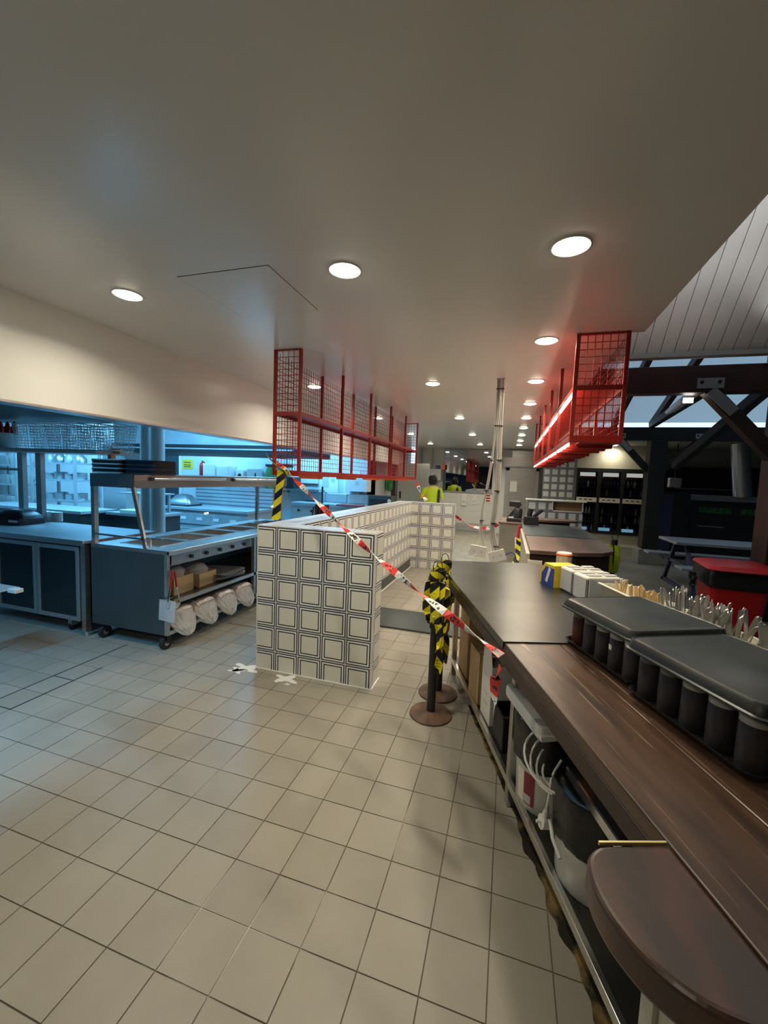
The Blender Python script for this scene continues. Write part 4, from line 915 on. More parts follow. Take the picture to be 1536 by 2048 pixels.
t = thing('sanitiser_tub', 'white tub with blue lettering and red-capped bottles on the overshelf', 'tub', (-5.72, 3.40, 1.742))
MB().lathe([(.13, 0), (.15, .17), (.155, .175), (.15, .18)], 22).build('tub', 'white_plastic', t, smooth=True)
for k in range(3): B('blue_mark', 'blue_card', t, -.06 + .045 * k, -.035 + .045 * k, -.152, -.136, .03, .14)
for k in range(3): tag(MB().lathe([(.035, 0), (.035, .07), (.02, .09), (.02, .11), (.005, .14)], 12).build('sauce_bottle', 'red_plastic', None, (-5.82 + .115 * k, 3.39, 1.9215), smooth=True), 'small red bottle standing in the white tub, %s from the left' % ORD[k], 'bottle', 'red bottles on the overshelf')
tag(loft(MB(), [[(x * s, y * s, z) for x, y in rrect(.3, .3, .05, 3)] for s, z in ((.9, 0), (1, .02), (1, .15), (.96, .16))]).build('black_container', 'black_plastic', None, (-6.15, 3.42, 1.742)), 'black container at the left end of the overshelf', 'container')
# dark canopy over the bench, stainless hood over the cook line
t = thing('exhaust_canopy', 'dark exhaust canopy above the bench at the left edge', 'canopy', (-4.9, 2.9, 2.08)); B('canopy_body', 'black_board', t, -3.2, 1.25, -1.6, .75, 0, .72); B('rim', 'steel', t, 1.25, 1.28, -1.6, .78, -.01, .03)
t = thing('range_hood', 'long stainless range hood with a black lower rim over the cook line', 'range hood', (-5.2, 6.9, 1.90)); B('hood_body', 'steel_kit', t, -2.6, 1.55, -.4, 1.0, .16, .9); B('black_rim', 'black_board', t, -2.63, 1.58, -.44, 1.04, 0, .16); B('light_rail', 'steel_kit', t, -2.6, 1.55, -.452, -.44, .07, .095)
# grey pipes
for k, (x, y, r) in enumerate(((-4.93, 4.6, .075), (-4.73, 4.6, .095))):
    tag(MB().cyl((x, y, 0), (x, y, 2.8), r, n=20).build('service_pipe', 'pipe_pale', smooth=True), 'pale grey vertical pipe behind the gantry, the %s one' % ('thinner' if k == 0 else 'thicker'), 'pipe', 'grey pipes in the kitchen')
# cook line
t = thing('cook_line', 'stainless griddle bench with splashback and switch plates behind the gantry', 'griddle', (-6.1, 6.0, 0))
B('body', 'steel_kit', t, 0, 1.85, 0, .8, .1, .86); B('top', 'steel_kit', t, -.02, 1.87, -.03, .8, .86, .90); B('front_panel', 'steel_kit', t, 0, 1.85, -.02, 0, .62, .80)
for k in range(5): B('switch_plate', 'paper_white', t, .12 + .35 * k, .24 + .35 * k, -.026, -.02, .69, .74)
B('splashback', 'steel_kit', t, .1, 1.87, .78, .80, .9, 1.28)
for k in range(5): B('splash_slat', 'steel_kit', t, .1, 1.87, .755, .78, .93 + .07 * k, .985 + .07 * k)
B('tray_rail', 'steel_kit', t, 0, 1.85, -.09, -.05, .52, .55); 
for x in (.05, 1.8): B('leg', 'steel_kit', t, x - .02, x + .02, .1, .14, 0, .1)
t = thing('food_warmer', 'rounded black-rimmed appliance beside the grey pipe', 'appliance', (-5.9, 6.35, .9005)); loft(MB(), [[(x * s, y * s, z) for x, y in rrect(.5, .36, .1, 4)] for s, z in ((1, 0), (1, .04), (.9, .1), (.5, .2), (.2, .22))]).build('hood', 'aluminium', t, smooth=True); B('rim', 'black_plastic', t, -.26, .26, -.19, .19, 0, .03, .01)
t = thing('range_bench', 'row of stainless fryers with three raised splash lids behind the half wall', 'fryer', (-4.85, 8.55, 0))
B('body', 'steel_kit', t, 0, 1.75, 0, .68, .08, .86); B('top', 'steel_kit', t, -.02, 1.77, -.03, .7, .86, .92)
for k in range(3): B('splash_lid', 'steel_kit', t, .03 + .58 * k, .57 + .58 * k, .58, .64, .93, 1.15, .02); B('front_door', 'paint_grey', t, .03 + .58 * k, .57 + .58 * k, -.015, 0, .3, .8, .004)
for k in range(5): MB().cyl((.2 + .33 * k, -.015, .74), (.2 + .33 * k, -.045, .74), .03, n=12).build('knob', 'black_plastic', t)
for x in (.05, 1.7): B('leg', 'steel_kit', t, x - .02, x + .02, .1, .14, 0, .08)
t = thing('red_tray', 'dark red tray lying on the fryer bench end', 'tray', (-3.3, 8.3, .9205)); B('tray', 'red_label', t, -.3, .25, -.05, .3, 0, .03, .01)
t = thing('salamander_grill', 'black and steel salamander grill at the end of the fryer bench', 'grill', (-2.77, 8.9, 0)); B('stand', 'steel_kit', t, -.28, .30, -.2, .3, 0, .92); B('body', 'steel_dark', t, -.26, .28, -.15, .25, .92, 1.16); B('mouth', 'black_board', t, -.22, .2, -.16, -.15, .95, 1.08); MB().cyl((.24, -.17, 1.06), (.24, -.15, 1.06), .04, n=16).build('dial', 'white_plastic', t)
# black tool holder by the gantry end
t = thing('tool_rack', 'black utensil rack standing between the gantry end and the half wall', 'rack', (-2.42, 5.0, 0)); B('column', 'black_plastic', t, -.04, .12, -.05, .05, 0, 1.18); MB().cyl((.04, 0, 1.18), (.04, 0, 1.42), .012).build('pole', 'black_plastic', t)
for k in range(4): MB().tube(curve_pts([(-.05 + .05 * k, -.06, 1.15), (-.06 + .05 * k, -.08, 1.0), (-.04 + .05 * k, -.07, .85)], 4), .01, 6).build('utensil', 'black_rubber', t)
# shelving behind the bench
def shelving(label, x, y, w, d, zs, h, rz=0):
    t = thing('wire_shelving', label, 'shelving', (x, y, 0), rz)
    for a in (-w / 2, w / 2):
        for b in (-d / 2, d / 2): B('upright', 'steel_kit', t, a - .02, a + .02, b - .02, b + .02, 0, h)
    for z in zs: B('shelf', 'steel_kit', t, -w / 2, w / 2, -d / 2, d / 2, z - .03, z)
    return t
shelving('tall steel shelving holding pans, left of the white door', -7.75, 5.5, 1.05, .45, (.5, .95, 1.32, 1.62), 1.9)
shelving('tall steel shelving at the far left of the kitchen', -9.0, 5.4, .95, .45, (.45, .8, 1.2, 1.55), 1.9)
q = random.Random(8); shelf_labels = {.95: 'middle', 1.32: 'upper', 1.62: 'top'}
for z in (.95, 1.32, 1.62):
    for k in range(4):
        x = -8.12 + .24 * k; r = .09 + .015 * (k % 2)
        if z > 1.6: prof = [(r, 0), (r, .08), (r * .6, .14), (.02, .19), (.02, .23)]
        else: prof = [(r * .95, 0), (r, .01), (r, .1 + .03 * (k % 2)), (r * .93, .1 + .03 * (k % 2)), (r * .9, .02)]
        tag(MB().lathe(prof, 16).build('cook_pot', 'aluminium' if k % 2 else 'steel_kit', None, (x, 5.5, z + .0005), smooth=True), 'metal pot on the %s shelf left of the kitchen door, %s from the left' % (shelf_labels[z], ORD[k]), 'pot', 'pots on the steel shelving')
for z, nm in ((.8, 'lower'), (1.2, 'middle'), (1.55, 'top')):
    for k in range(3):
        tag(loft(MB(), [[(a * s, b * s, zz) for a, b in rrect(.24, .3, .03, 3)] for s, zz in ((.9, 0), (1, .1), (1.02, .15), (.97, .16))]).build('storage_tub', ['paper_white', 'paint_grey', 'white_plastic'][k], None, (-9.3 + .29 * k, 5.4, z + .0005)), 'storage tub on the %s shelf of the far left shelving, %s from left' % (nm, ORD[k]), 'tub', 'tubs on the far left shelving')
t = thing('prep_bench', 'dark steel prep bench in front of the kitchen shelving', 'bench', (-7.0, 4.75, 0)); B('top', 'steel_kit', t, -1.4, 1.0, -.3, .3, .86, .9); B('cupboard', 'steel_dark', t, -1.35, .95, -.27, .27, .08, .86)
for x in (-1.3, .9): B('leg', 'steel_kit', t, x - .02, x + .02, -.2, -.16, 0, .08)
t = thing('upright_freezer', 'white upright freezer door beside the kitchen shelving', 'freezer', (-8.0, 7.0, 0)); B('body', 'paint_white', t, -.5, .15, -.2, .4, .05, 2.05, .01); B('handle', 'chrome', t, -.42, -.39, -.25, -.2, 1.4, 1.75); B('plinth', 'black_plastic', t, -.48, .33, -.18, .38, 0, .05)
t = thing('prep_sink', 'steel side bench with a deep sink and white tray seen through the gantry', 'sink bench', (-5.4, 5.1, 0)); B('body', 'steel_dark', t, -.5, .35, -.25, .25, .1, .84); B('top', 'steel_kit', t, -.55, .38, -.3, .3, .84, .88); B('upper_shelf', 'steel_kit', t, -.55, .2, -.1, .3, 1.16, 1.18)
for x in (-.5, .15): B('post', 'steel_kit', t, x, x + .03, .2, .23, .88, 1.16); B('leg', 'steel_kit', t, x, x + .03, .1, .13, 0, .1)
B('white_tray', 'paper_white', t, -.3, .1, -.28, .0, .88, .93, .008)
# kitchen back wall: door, cupboard, sign, extinguisher, lockers, hooks with aprons, notice boards, exit sign
YW = 9.3
t = struct(B('door_1', 'door_glass', None, -9.35, -8.75, YW - .03, YW - .001, 0, 2.0)); 
for a in ((-9.42, -9.33, 0, 2.1), (-8.77, -8.68, 0, 2.1), (-9.42, -8.68, 2.0, 2.1)): B('door_frame', 'paint_white', t, a[0], a[1], YW - .05, YW - .002, a[2], a[3])
t = thing('warning_sign', 'yellow warning sign on the kitchen wall', 'sign', (-8.63 + .12, YW - .012, 1.60)); B('plate', 'sign_yellow', t, -.17, .17, 0, .01, 0, .26)
for z in (.05, .1, .17): B('print_line', 'black_plastic', t, -.13, .11, -.001, 0, z, z + .022)
t = thing('fire_extinguisher', 'red fire extinguisher hung on the kitchen wall', 'extinguisher', (-7.93, YW - .11, 1.28)); MB().lathe([(.06, 0), (.075, .02), (.075, .42), (.05, .5), (.02, .52), (.02, .56)], 16).build('cylinder', 'red_plastic', t, smooth=True); MB().tube([(.02, 0, .54), (.09, -.01, .5), (.095, -.01, .2)], .012, 6).build('hose', 'black_rubber', t); B('bracket', 'steel', t, -.05, .05, .06, .105, .2, .3)
for k in range(2): t = thing('wall_locker', 'pale wall cupboard beside the extinguisher, %s' % ('left one' if k == 0 else 'right one'), 'cupboard', (-7.55 + .42 * k, YW - .31, 1.15)); B('box', 'paint_white', t, -.19, .19, 0, .3, 0, .62 - .05 * k, .004); B('door', 'paint_white', t, -.18, .18, -.012, 0, .01, .60 - .05 * k, .003)
t = thing('first_aid_box', 'white first aid box with a green cross on the kitchen wall', 'box', (-6.95 + .2, YW - .12, 1.34)); B('box', 'white_plastic', t, -.12, .12, 0, .11, 0, .3, .006); B('cross', 'green_apron', t, -.03, .03, -.004, 0, .09, .2); B('cross', 'green_apron', t, -.055, .055, -.004, 0, .115, .17)
t = thing('towel_dispenser', 'grey towel dispenser on the kitchen wall', 'dispenser', (-6.4 + .1, YW - .2, 1.32)); B('case', 'paint_grey', t, -.18, .18, 0, .19, 0, .36, .02); B('slot', 'black_plastic', t, .06, .1, -.003, 0, .12, .24)
for k in range(3): 
    t = tag(loft(MB(), [[(x * s + .015 * math.sin(9 * x * 10 + k), y * s2, z) for x, y in rrect(.2, .1, .04, 3)] for s, s2, z in ((1.35, 1.2, 0), (1.25, 1.1, .25), (1.0, .9, .5), (.7, .6, .6))]).build('apron', 'green_apron', None, (-5.85 + .22 * k, YW - .10, 1.12), smooth=True), 'green and black apron hanging on the kitchen hooks, %s from the left' % ORD[k], 'apron', 'aprons on hooks')
t = thing('hook_rail', 'dark hook rail above the green aprons', 'rail', (-5.62, YW - .06, 1.74)); B('rail', 'black_plastic', t, -.4, .4, 0, .055, 0, .06)
t = thing('exit_sign', 'lit green and white running-man sign on the kitchen wall', 'sign', (-4.95, YW - .05, 1.55)); B('case', 'white_plastic', t, -.42, .42, 0, .045, -.2, .42, .01); B('lit_panel', 'screen_cyan', t, .05, .25, -.004, 0, .04, .12)
t = thing('microwave', 'black microwave on the kitchen wall bracket', 'microwave', (-5.25 + .0, YW - .42, 1.22)); B('case', 'black_plastic', t, -.25, .25, 0, .4, 0, .28, .01); B('bracket', 'steel', t, -.3, .9, .05, .41, -.06, 0)
for k, (x, w, z, h) in enumerate(((-4.25, .5, 1.15, .62), (-3.65, .42, 1.12, .6))):
    t = thing('notice_board', 'white notice board with papers behind the fryers, %s' % ('left one' if k == 0 else 'right one'), 'notice board', (x, YW - .02, z)); B('board', 'paper_white', t, -w / 2, w / 2, 0, .018, 0, h)
    B('paper', 'paper_grey', t, -w * .35, w * .0, -.002, 0, h * .2, h * .75); MB().cyl((w * .22, -.001, h * .5), (w * .22, -.003, h * .5), .06, n=18).build('emblem', 'paper_grey', t)
t = thing('wall_cabinet', 'white wall cabinet with a heart sticker at the kitchen end', 'cabinet', (-3.45, 9.0, 1.22)); B('box', 'paint_white', t, -.25, .3, 0, .29, 0, .4, .004); B('sticker', 'paper_grey', t, .0, .1, -.002, 0, .15, .24)
t = thing('cool_room_door', 'grey cool room door beside the kitchen opening', 'door', (-2.72, 11.4, 0)); B('leaf', 'paint_grey', t, -.35, .55, 0, .08, 0, 2.0, .004); B('handle', 'black_plastic', t, -.28, -.24, -.03, 0, 1.0, 1.2)
t = thing('soap_dispenser', 'green soap dispenser on the kitchen end wall', 'dispenser', (-2.98, 10.2, 1.25)); B('case', 'green_apron', t, -.09, .09, 0, .1, 0, .28, .02); B('plate', 'paper_white', t, -.14, .16, .1, .115, -.1, .5)
B('column', 'timber_dark', thing('brown_pillar', 'slim brown pillar at the end of the kitchen opening', 'pillar', (-2.88, 10.35, 0)), -.06, .06, -.06, .06, 0, 1.93)

# ================================================================== back of the room, left: white tiles, mirror, stainless door
for i in range(8):
    for j in range(5):
        B('wall_tile', 'white_tile', wb, -1.95 + .195 * i + .002, -1.95 + .195 * (i + 1) - .002, 12.992, 13.0, .25 + .195 * j + .002, .25 + .195 * (j + 1) - .002)
for i in range(16):
    for j in range(2): B('cove_tile', 'paint_grey', wb, -2.0 + .1 * i + .002, -2.0 + .1 * (i + 1) - .002, 12.985, 13.0, .02 + .11 * j, .02 + .11 * (j + 1) - .004)
t = thing('mirror', 'large dark mirror above the white tiles reflecting ceiling lights', 'mirror', (-1.25, 12.97, 1.235)); B('glass', 'mirror_black', t, -.76, .74, 0, .02, 0, 1.3); B('lower_frame', 'aluminium', t, -.78, .76, -.015, .02, -.03, 0)
B('shelf_light', 'paint_grey', struct(B('trim_1', 'paint_grey', None, -2.75, -2.70, 12.9, 12.99, 0, 2.56)), -2.4, -2.36, 12.96, 12.99, 1.3, 2.56)
for nm, lab, x, w, z, h in (('hand_towel_box', 'white paper towel dispenser on the white tiled wall', -1.33, .16, .80, .36), ('notice', 'small pale notice beside the towel dispenser', -1.0, .14, .85, .3), ('danger_notice', 'white notice with red lettering behind the conduits', -.60, .2, .92, .3)):
    t = thing(nm, lab, 'notice' if 'notice' in nm else 'dispenser', (x, 12.95, z)); B('body', 'paper_white', t, -w / 2, w / 2, 0 if nm == 'hand_towel_box' else .03, .04, 0, h, .004)
    if nm == 'danger_notice':
        for zz in (.04, .12, .2): B('lettering', 'red_plastic', t, -.06, .06, .027, .03, zz, zz + .045)
    else: B('mark', 'paper_grey', t, -w * .3, w * .3, -.004 if nm == 'hand_towel_box' else .027, 0 if nm == 'hand_towel_box' else .03, h * .25, h * .4)
t = thing('wall_unit', 'pale grey wall unit with coloured cartons on top near the mirror', 'cabinet', (-2.35, 12.6, 1.55)); B('case', 'paint_grey', t, -.3, .32, 0, .38, 0, .35, .01)
for k, m_ in enumerate(('blue_card', 'orange_paint_and_glow')): tag(B('small_carton', m_, None, -2.22 + .19 * k, -2.09 + .15 * k, 12.7, 12.8, 1.9005, 2.02 + .03 * k), '%s carton on the pale wall unit' % ('blue' if k == 0 else 'orange'), 'carton')
dr = struct(B('door_2', 'steel', None, -.02, .74, 12.95, 12.985, .02, 1.93)); 
for a in ((-.12, -.02, 0, 2.02), (.74, .84, 0, 2.02), (-.12, .84, 1.93, 2.02)): B('door_frame', 'aluminium', dr, a[0], a[1], 12.93, 12.998, a[2], a[3])
B('overpanel', 'steel', dr, -.2, .84, 12.9, 12.99, 2.06, 2.52); B('top_rail', 'paint_grey', dr, -.2, .84, 12.88, 12.95, 2.02, 2.06)
B('paper_sheet', 'paper_white', dr, .02, .22, 12.946, 12.95, 1.3, 1.62); B('kick_plate', 'steel_bright', dr, .0, .72, 12.945, 12.95, .05, .3)
t = thing('junction_box', 'small grey junction box on the steel panel over the far door', 'box', (-.12, 12.84, 2.32)); B('case', 'paint_grey', t, -.12, .15, 0, .06, 0, .18, .01)
# person in a hi-vis shirt behind the half wall, back towards the camera
PX, PY = -1.93, 10.7
pe = thing('person', 'person in a yellow hi-vis shirt standing behind the tiled half wall', 'person', (PX, PY, 0), .35); pe.scale = (.94, .94, .94)
def skin_mesh(name, verts, edges, m, parent, sub=2):
    me = bpy.data.meshes.new(name); me.from_pydata([v[:3] for v in verts], edges, []); o = bpy.data.objects.new(name, me); COL.objects.link(o); o.parent = parent; me.materials.append(MATS[m])
    sk = o.modifiers.new('skin', 'SKIN')
    for i, v in enumerate(verts): me.skin_vertices[0].data[i].radius = (v[3], v[4] if len(v) > 4 else v[3]); 
    me.skin_vertices[0].data[0].use_root = True
    s = o.modifiers.new('sub', 'SUBSURF'); s.levels = sub; s.render_levels = sub; sk.use_smooth_shade = True
    return o
Vb = [(0, 0, .98, .155, .11), (0, .01, 1.12, .14, .10), (0, .0, 1.30, .165, .11), (0, -.01, 1.44, .13, .085), (0, -.01, 1.52, .055, .055), (0, -.03, 1.60, .07, .085), (0, -.03, 1.70, .078, .095), (0, -.02, 1.76, .05, .06)]
Eb = [(0, 1), (1, 2), (2, 3), (3, 4), (4, 5), (5, 6), (6, 7)]
for s in (-1, 1):
    b = len(Vb); Vb += [(.17 * s, 0, 1.42, .058), (.215 * s, .01, 1.14, .045), (.20 * s, -.08, .90, .034), (.195 * s, -.11, .83, .036, .02)]; Eb += [(3, b), (b, b + 1), (b + 1, b + 2), (b + 2, b + 3)]
    for f, (dx, ln) in enumerate(((-.028, .065), (-.01, .078), (.01, .074), (.028, .06))):
        c = len(Vb); Vb += [(.195 * s + dx, -.135, .79, .0095), (.195 * s + dx, -.14, .79 - ln * .55, .009), (.195 * s + dx, -.13, .79 - ln, .008)]; Eb += [(b + 3, c), (c, c + 1), (c + 1, c + 2)]
    c = len(Vb); Vb += [(.195 * s - .035 * s, -.15, .82, .011), (.195 * s - .05 * s, -.17, .79, .0095)]; Eb += [(b + 3, c), (c, c + 1)]
    b = len(Vb); Vb += [(.09 * s, 0, .86, .085), (.10 * s, -.01, .50, .058), (.10 * s, .02, .10, .040), (.10 * s, -.02, .05, .04, .035), (.105 * s, -.15, .035, .038, .03)]; Eb += [(0, b), (b, b + 1), (b + 1, b + 2), (b + 2, b + 3), (b + 3, b + 4)]
skin_mesh('body', Vb, Eb, 'skin', pe)
def oval(cx, cy, z, a, b, n=24): return [(cx + a * math.cos(2 * PI * i / n), cy + b * math.sin(2 * PI * i / n), z) for i in range(n)]
loft(MB(), [oval(0, 0, z, a, b) for z, a, b in ((.93, .185, .135), (1.1, .175, .13), (1.3, .20, .14), (1.42, .195, .125), (1.475, .12, .09), (1.50, .075, .07))]).build('shirt', 'hivis', pe, smooth=True)
for s in (-1, 1): loft(MB(), [oval(.19 * s + .03 * s * k, .0 + .005 * k, 1.44 - .1 * k, .078 - .004 * k, .082 - .006 * k, 14) for k in range(4)]).build('sleeve', 'hivis', pe, smooth=True)
loft(MB(), [oval(.0, 0, z, a, b) for z, a, b in ((.94, .188, .138), (.99, .19, .14))]).build('belt', 'navy', pe)
for s in (-1, 1): loft(MB(), [oval(.095 * s, 0, z, a, a) for z, a in ((.05, .07), (.5, .085), (.9, .105), (.97, .1))]).build('trouser_leg', 'navy', pe, smooth=True)
MB().box(.135, .20, -.125, .125, .95, 1.4).build('side_panel', 'navy', pe, bevel=.03)
loft(MB(), [oval(0, -.015, z, a, b) for z, a, b in ((1.53, .085, .09), (1.58, .115, .125), (1.66, .125, .135), (1.74, .115, .125), (1.80, .07, .08), (1.815, .02, .02))]).build('hair', 'hair', pe, smooth=True)
for s in (-1, 1): MB().lathe([(.02, 0), (.025, .03), (.015, .06)], 10, c=(.12 * s, -.02, 1.60), sx=.5).build('ear', 'skin', pe, smooth=True)

# ================================================================== second counter beyond the front one
t = thing('far_counter', 'far counter with worn brown top, rounded dark timber front corner', 'counter', (.24, 4.35, 0))
cf = [(0, 0), (.45, .06), (.70, .19), (.83, .36), (.87, .55), (.87, 2.85), (0, 2.85)]
MB().prism(cf, .86, .90).build('top', 'wood_far', t, bevel=.004); MB().prism([(x * .96 + .01, y + .03) for x, y in cf], .0, .859).build('body', 'timber_dark', t)
B('cream_end', 'cream_plastic', t, -.02, .12, -.015, .0, .70, .80); B('side_steel', 'laminate', t, -.035, 0, 0, 2.8, 0, .86)
t = thing('steel_cover', 'dark steel sheet laid on the back half of the far counter', 'metal sheet', (.24, 5.55, .9005)); MB().prism([(-.005, 0), (.88, .12), (.88, 1.1), (.7, 1.66), (-.005, 1.66)], 0, .005).build('sheet', 'steel_dark', t); B('folded_edge', 'steel_bright', t, -.008, -.004, 0, 1.66, -.03, .006)
t = thing('steel_pillar_counter', 'stainless-fronted counter end with a brown top beyond the conduits', 'counter', (.08, 6.85, 0)); B('body', 'laminate', t, -.19, .13, 0, .9, 0, .905); B('front_sheet', 'steel', t, -.19, .13, -.012, 0, 0, .90); B('top', 'wood_far', t, -.21, .15, -.03, .95, .905, .935, .004)
t = thing('oval_counter', 'dark rounded counter top beyond the far counter', 'counter', (.75, 8.2, 0)); MB().lathe([(.5, .88), (.5, .915)], 30, sx=1.0, sy=.55).build('top', 'wood_far', t); MB().lathe([(.36, 0), (.36, .88)], 24, sx=1.0, sy=.5).build('body', 'timber_dark', t)
t = thing('till_machine', 'black till machine on the stainless-fronted counter', 'machine', (.12, 7.05, .9355)); B('base', 'black_plastic', t, -.13, .1, -.1, .15, 0, .06, .01); MB().lathe([(.07, .06), (.07, .2), (.055, .22)], 18, c=(.04, 0, 0)).build('drum', 'black_plastic', t, smooth=True); MB().bar((-.1, .05, .05), (.08, .05, .30), .08, .05).build('screen_arm', 'black_plastic', t); B('head', 'black_plastic', t, -.1, .08, .06, .16, .24, .33, .012); B('pale_lid', 'paper_white', t, -.1, -.02, -.06, .02, .06, .075)
t = thing('card_terminal', 'black card terminal on a dark box on the far counter', 'terminal', (.36, 7.02, .9065)); B('box', 'black_board', t, -.1, .12, -.08, .12, 0, .13, .006); MB().bar((.05, .0, .13), (.16, -.08, .24), .07, .03).build('handset', 'black_plastic', t); MB().cyl((-.02, .02, .13), (-.0, .02, .25), .04).build('cup', 'black_plastic', t)
t = thing('red_bottle', 'red and white bottle with hazard tape hung at the far counter side', 'bottle', (.165, 6.35, .60)); B('hook', 'steel', t, .0, .045, -.004, .004, .30, .31); MB().cyl((0, 0, .0), (-.02, 0, .16), .03, .02).build('white_body', 'paper_white', t); MB().cyl((-.0, 0, .16), (.02, 0, .34), .022, .018).build('red_neck', 'red_plastic', t)
tag(ribbon('hazard_tape', 'tape_yellow', curve_pts([(.175, 6.1, .78), (.185, 6.05, .6), (.15, 6.0, .45), (.17, 5.95, .3)], 6), .09, normals=lambda s: 1.2 + .4 * math.sin(3 * s)), 'yellow and black hazard tape hanging beside the far counter', 'tape')
t = thing('barrier_post', 'black barrier post at the rounded corner of the far counter', 'post', (1.235, 5.42, 0)); MB().lathe([(.14, 0), (.14, .012), (.04, .02)], 28).build('base_disc', 'rust', t, smooth=True); MB().cyl((0, 0, .02), (0, 0, .86), .028, n=16).build('pole', 'black_plastic', t, smooth=True); MB().lathe([(.035, .86), (.035, .94), (.012, .95)], 16).build('belt_head', 'black_plastic', t, smooth=True); MB().tube([(.035 * math.cos(a), 0, .99 + .05 * math.sin(a)) for a in [2 * PI * i / 16 for i in range(17)]], .004, 5).build('wire_hook', 'black_plastic', t)
t = thing('hazard_tape', 'bright yellow tape knotted around the post by the far counter', 'tape', (1.235, 5.42, .5))
for k in range(5): ribbon('tape_fold', 'hivis', curve_pts([(.034 * math.cos(k * 1.3), .034 * math.sin(k * 1.3), .38), (.05 * math.cos(k * 1.3), .05 * math.sin(k * 1.3), .25), (.04 * math.cos(k * 1.3), .045 * math.sin(k * 1.3), .05)], 5), .05, parent=t, normals=lambda s, a0=k: 1.5 + .3 * math.sin(4 * s + a0))
# ================================================================== dark-jointed tiled walls, low wall, drinks fridges
lw = thing('low_tiled_wall', 'low wall with grey-jointed white tiles and a brown niche', 'half wall', (.39, 9.3, 0)); B('core', 'paint_grey', lw, .004, 1.10, .008, .25, 0, 1.0); B('core', 'paint_grey', lw, .004, .5, .008, .25, 1.0, 1.20); B('cap', 'white_plastic', lw, -.03, 1.16, -.02, .27, 1.21, 1.24, .004)
tile_face(lw, (.0, .008, 1.0), 0, 1.10, 1.0, matname='printed_tile_dark'); tile_face(lw, (.0, .008, 1.2), 0, .5, .2, matname='printed_tile_dark')
B('niche_frame', 'white_plastic', lw, .5, 1.10, 0, .02, 1.0, 1.02); B('niche_frame', 'white_plastic', lw, 1.08, 1.10, 0, .02, 1.0, 1.21); B('niche_frame', 'white_plastic', lw, .5, .52, 0, .02, 1.0, 1.21); B('niche_back', 'cardboard_dark', lw, .5, 1.1, .12, .14, 1.0, 1.21)
wt = struct(B('wall_tiled', 'paint_grey', None, .86, 1.70, 12.008, 13.1, 0, 2.62)); tile_face(wt, (.86, 12.008, 2.6), 0, .84, 2.0, matname='printed_tile_dark')
B('dark_end', 'wall_dark', wt, .82, .86, 12.0, 13.0, 0, 2.6)
struct(B('wall_over_fridges', 'laminate', None, 1.70, 3.35, 12.0, 13.1, 2.03, 2.62))
struct(B('wall_plinth', 'laminate', None, 1.70, 3.35, 12.0, 12.7, 0, .32)); struct(B('trim_2', 'white_plastic', None, 1.70, 3.35, 11.96, 12.0, 0, .05))
q = random.Random(21)
for k in range(3):
    x0 = 1.70 + .55 * k
    t = thing('drinks_fridge', 'black glass-door drinks fridge, %s from the tiled wall' % ORD[k], 'fridge', (x0, 12.0, .32), 0, 'drinks fridges'); w = .548
    B('side', 'black_board', t, 0, .03, 0, .6, 0, 1.70); B('side', 'black_board', t, w - .03, w, 0, .6, 0, 1.70); B('back', 'black_board', t, .03, w - .03, .55, .6, 0, 1.7); B('top', 'black_board', t, .03, w - .03, 0, .6, 1.66, 1.70); B('bottom', 'black_board', t, .03, w - .03, 0, .6, 0, .06)
    for a in ((.0, .045, .0, 1.7), (w - .045, w, 0, 1.7), (.045, w - .045, 1.62, 1.7), (.045, w - .045, 0, .07)): B('door_frame', 'black_plastic', t, a[0], a[1], -.03, 0, a[2], a[3])
    MB().add([(.04, -.012, .06), (w - .04, -.012, .06), (w - .04, -.012, 1.63), (.04, -.012, 1.63)], [(0, 1, 2, 3)]).build('glass_door', 'pane_fridge', t)
    for z in (.30, .52, 1.0, 1.22): B('shelf', 'steel', t, .035, w - .035, .05, .54, z - .012, z)
    B('header_card', 'fridge_glow', t, .09, w - .09, .03, .04, 1.46, 1.60); B('red_band', 'red_plastic', t, .09, w - .09, .024, .03, 1.46, 1.50)
    B('door_banner', 'cream_plastic', t, .03, w - .03, -.034, -.03, .82, .94); 
    for a in (.1, .22, .34): B('banner_print', 'black_plastic', t, a, a + .07, -.0355, -.034, .875, .90)
    B('blue_card', 'screen_blue', t, .08, w - .2, .03, .04, .07, .15)
    for z in (.062, .30, .52, 1.0, 1.22):
        for j in range(6):
            tag(MB().lathe([(.028, 0), (.03, .01), (.03, .10), (.012, .14), (.012, .17)], 8).build('drink_bottle', ['dark_glass', 'paper_grey', 'blue_card', 'sauce_red'][q.randrange(4)], None, (x0 + .07 + .082 * j, 12.12, .32 + z + .0005)), 'small drink bottle on a shelf of the %s drinks fridge' % ORD[k], 'bottle', 'bottles in the %s drinks fridge' % ORD[k])
# ================================================================== timber frame of the hall
for y, m_, lab, x1 in ((5.0, 'timber_red', 'thick dark red timber beam nearest the camera in the hall', 6.5), (9.8, 'timber_black', 'thick black timber beam farther back in the hall', 7.5)):
    t = thing('timber_beam', lab, 'beam', (.72, y, 2.545)); B('beam', m_, t, 0, x1, -.07, .09, 0, .265, .006)
def tpost(label, x, y, w, m_, h, base, cat='post'):
    t = thing('timber_post', label, cat, (x, y, 0))
    if base: B('concrete_foot', 'concrete', t, -w / 2 - .07, w / 2 + .07, -w / 2 - .07, w / 2 + .07, 0, .30, .01)
    B('post', m_, t, -w / 2, w / 2, -w / 2, w / 2, .30 if base else 0, h, .006); return t
tpost('black timber post on a square concrete foot beside the drinks fridges', 2.86, 9.8, .30, 'timber_black', 2.545, True)
tpost('reddish brown timber post behind the red bin', 2.56, 5.0, .26, 'timber_red', 2.545, True)
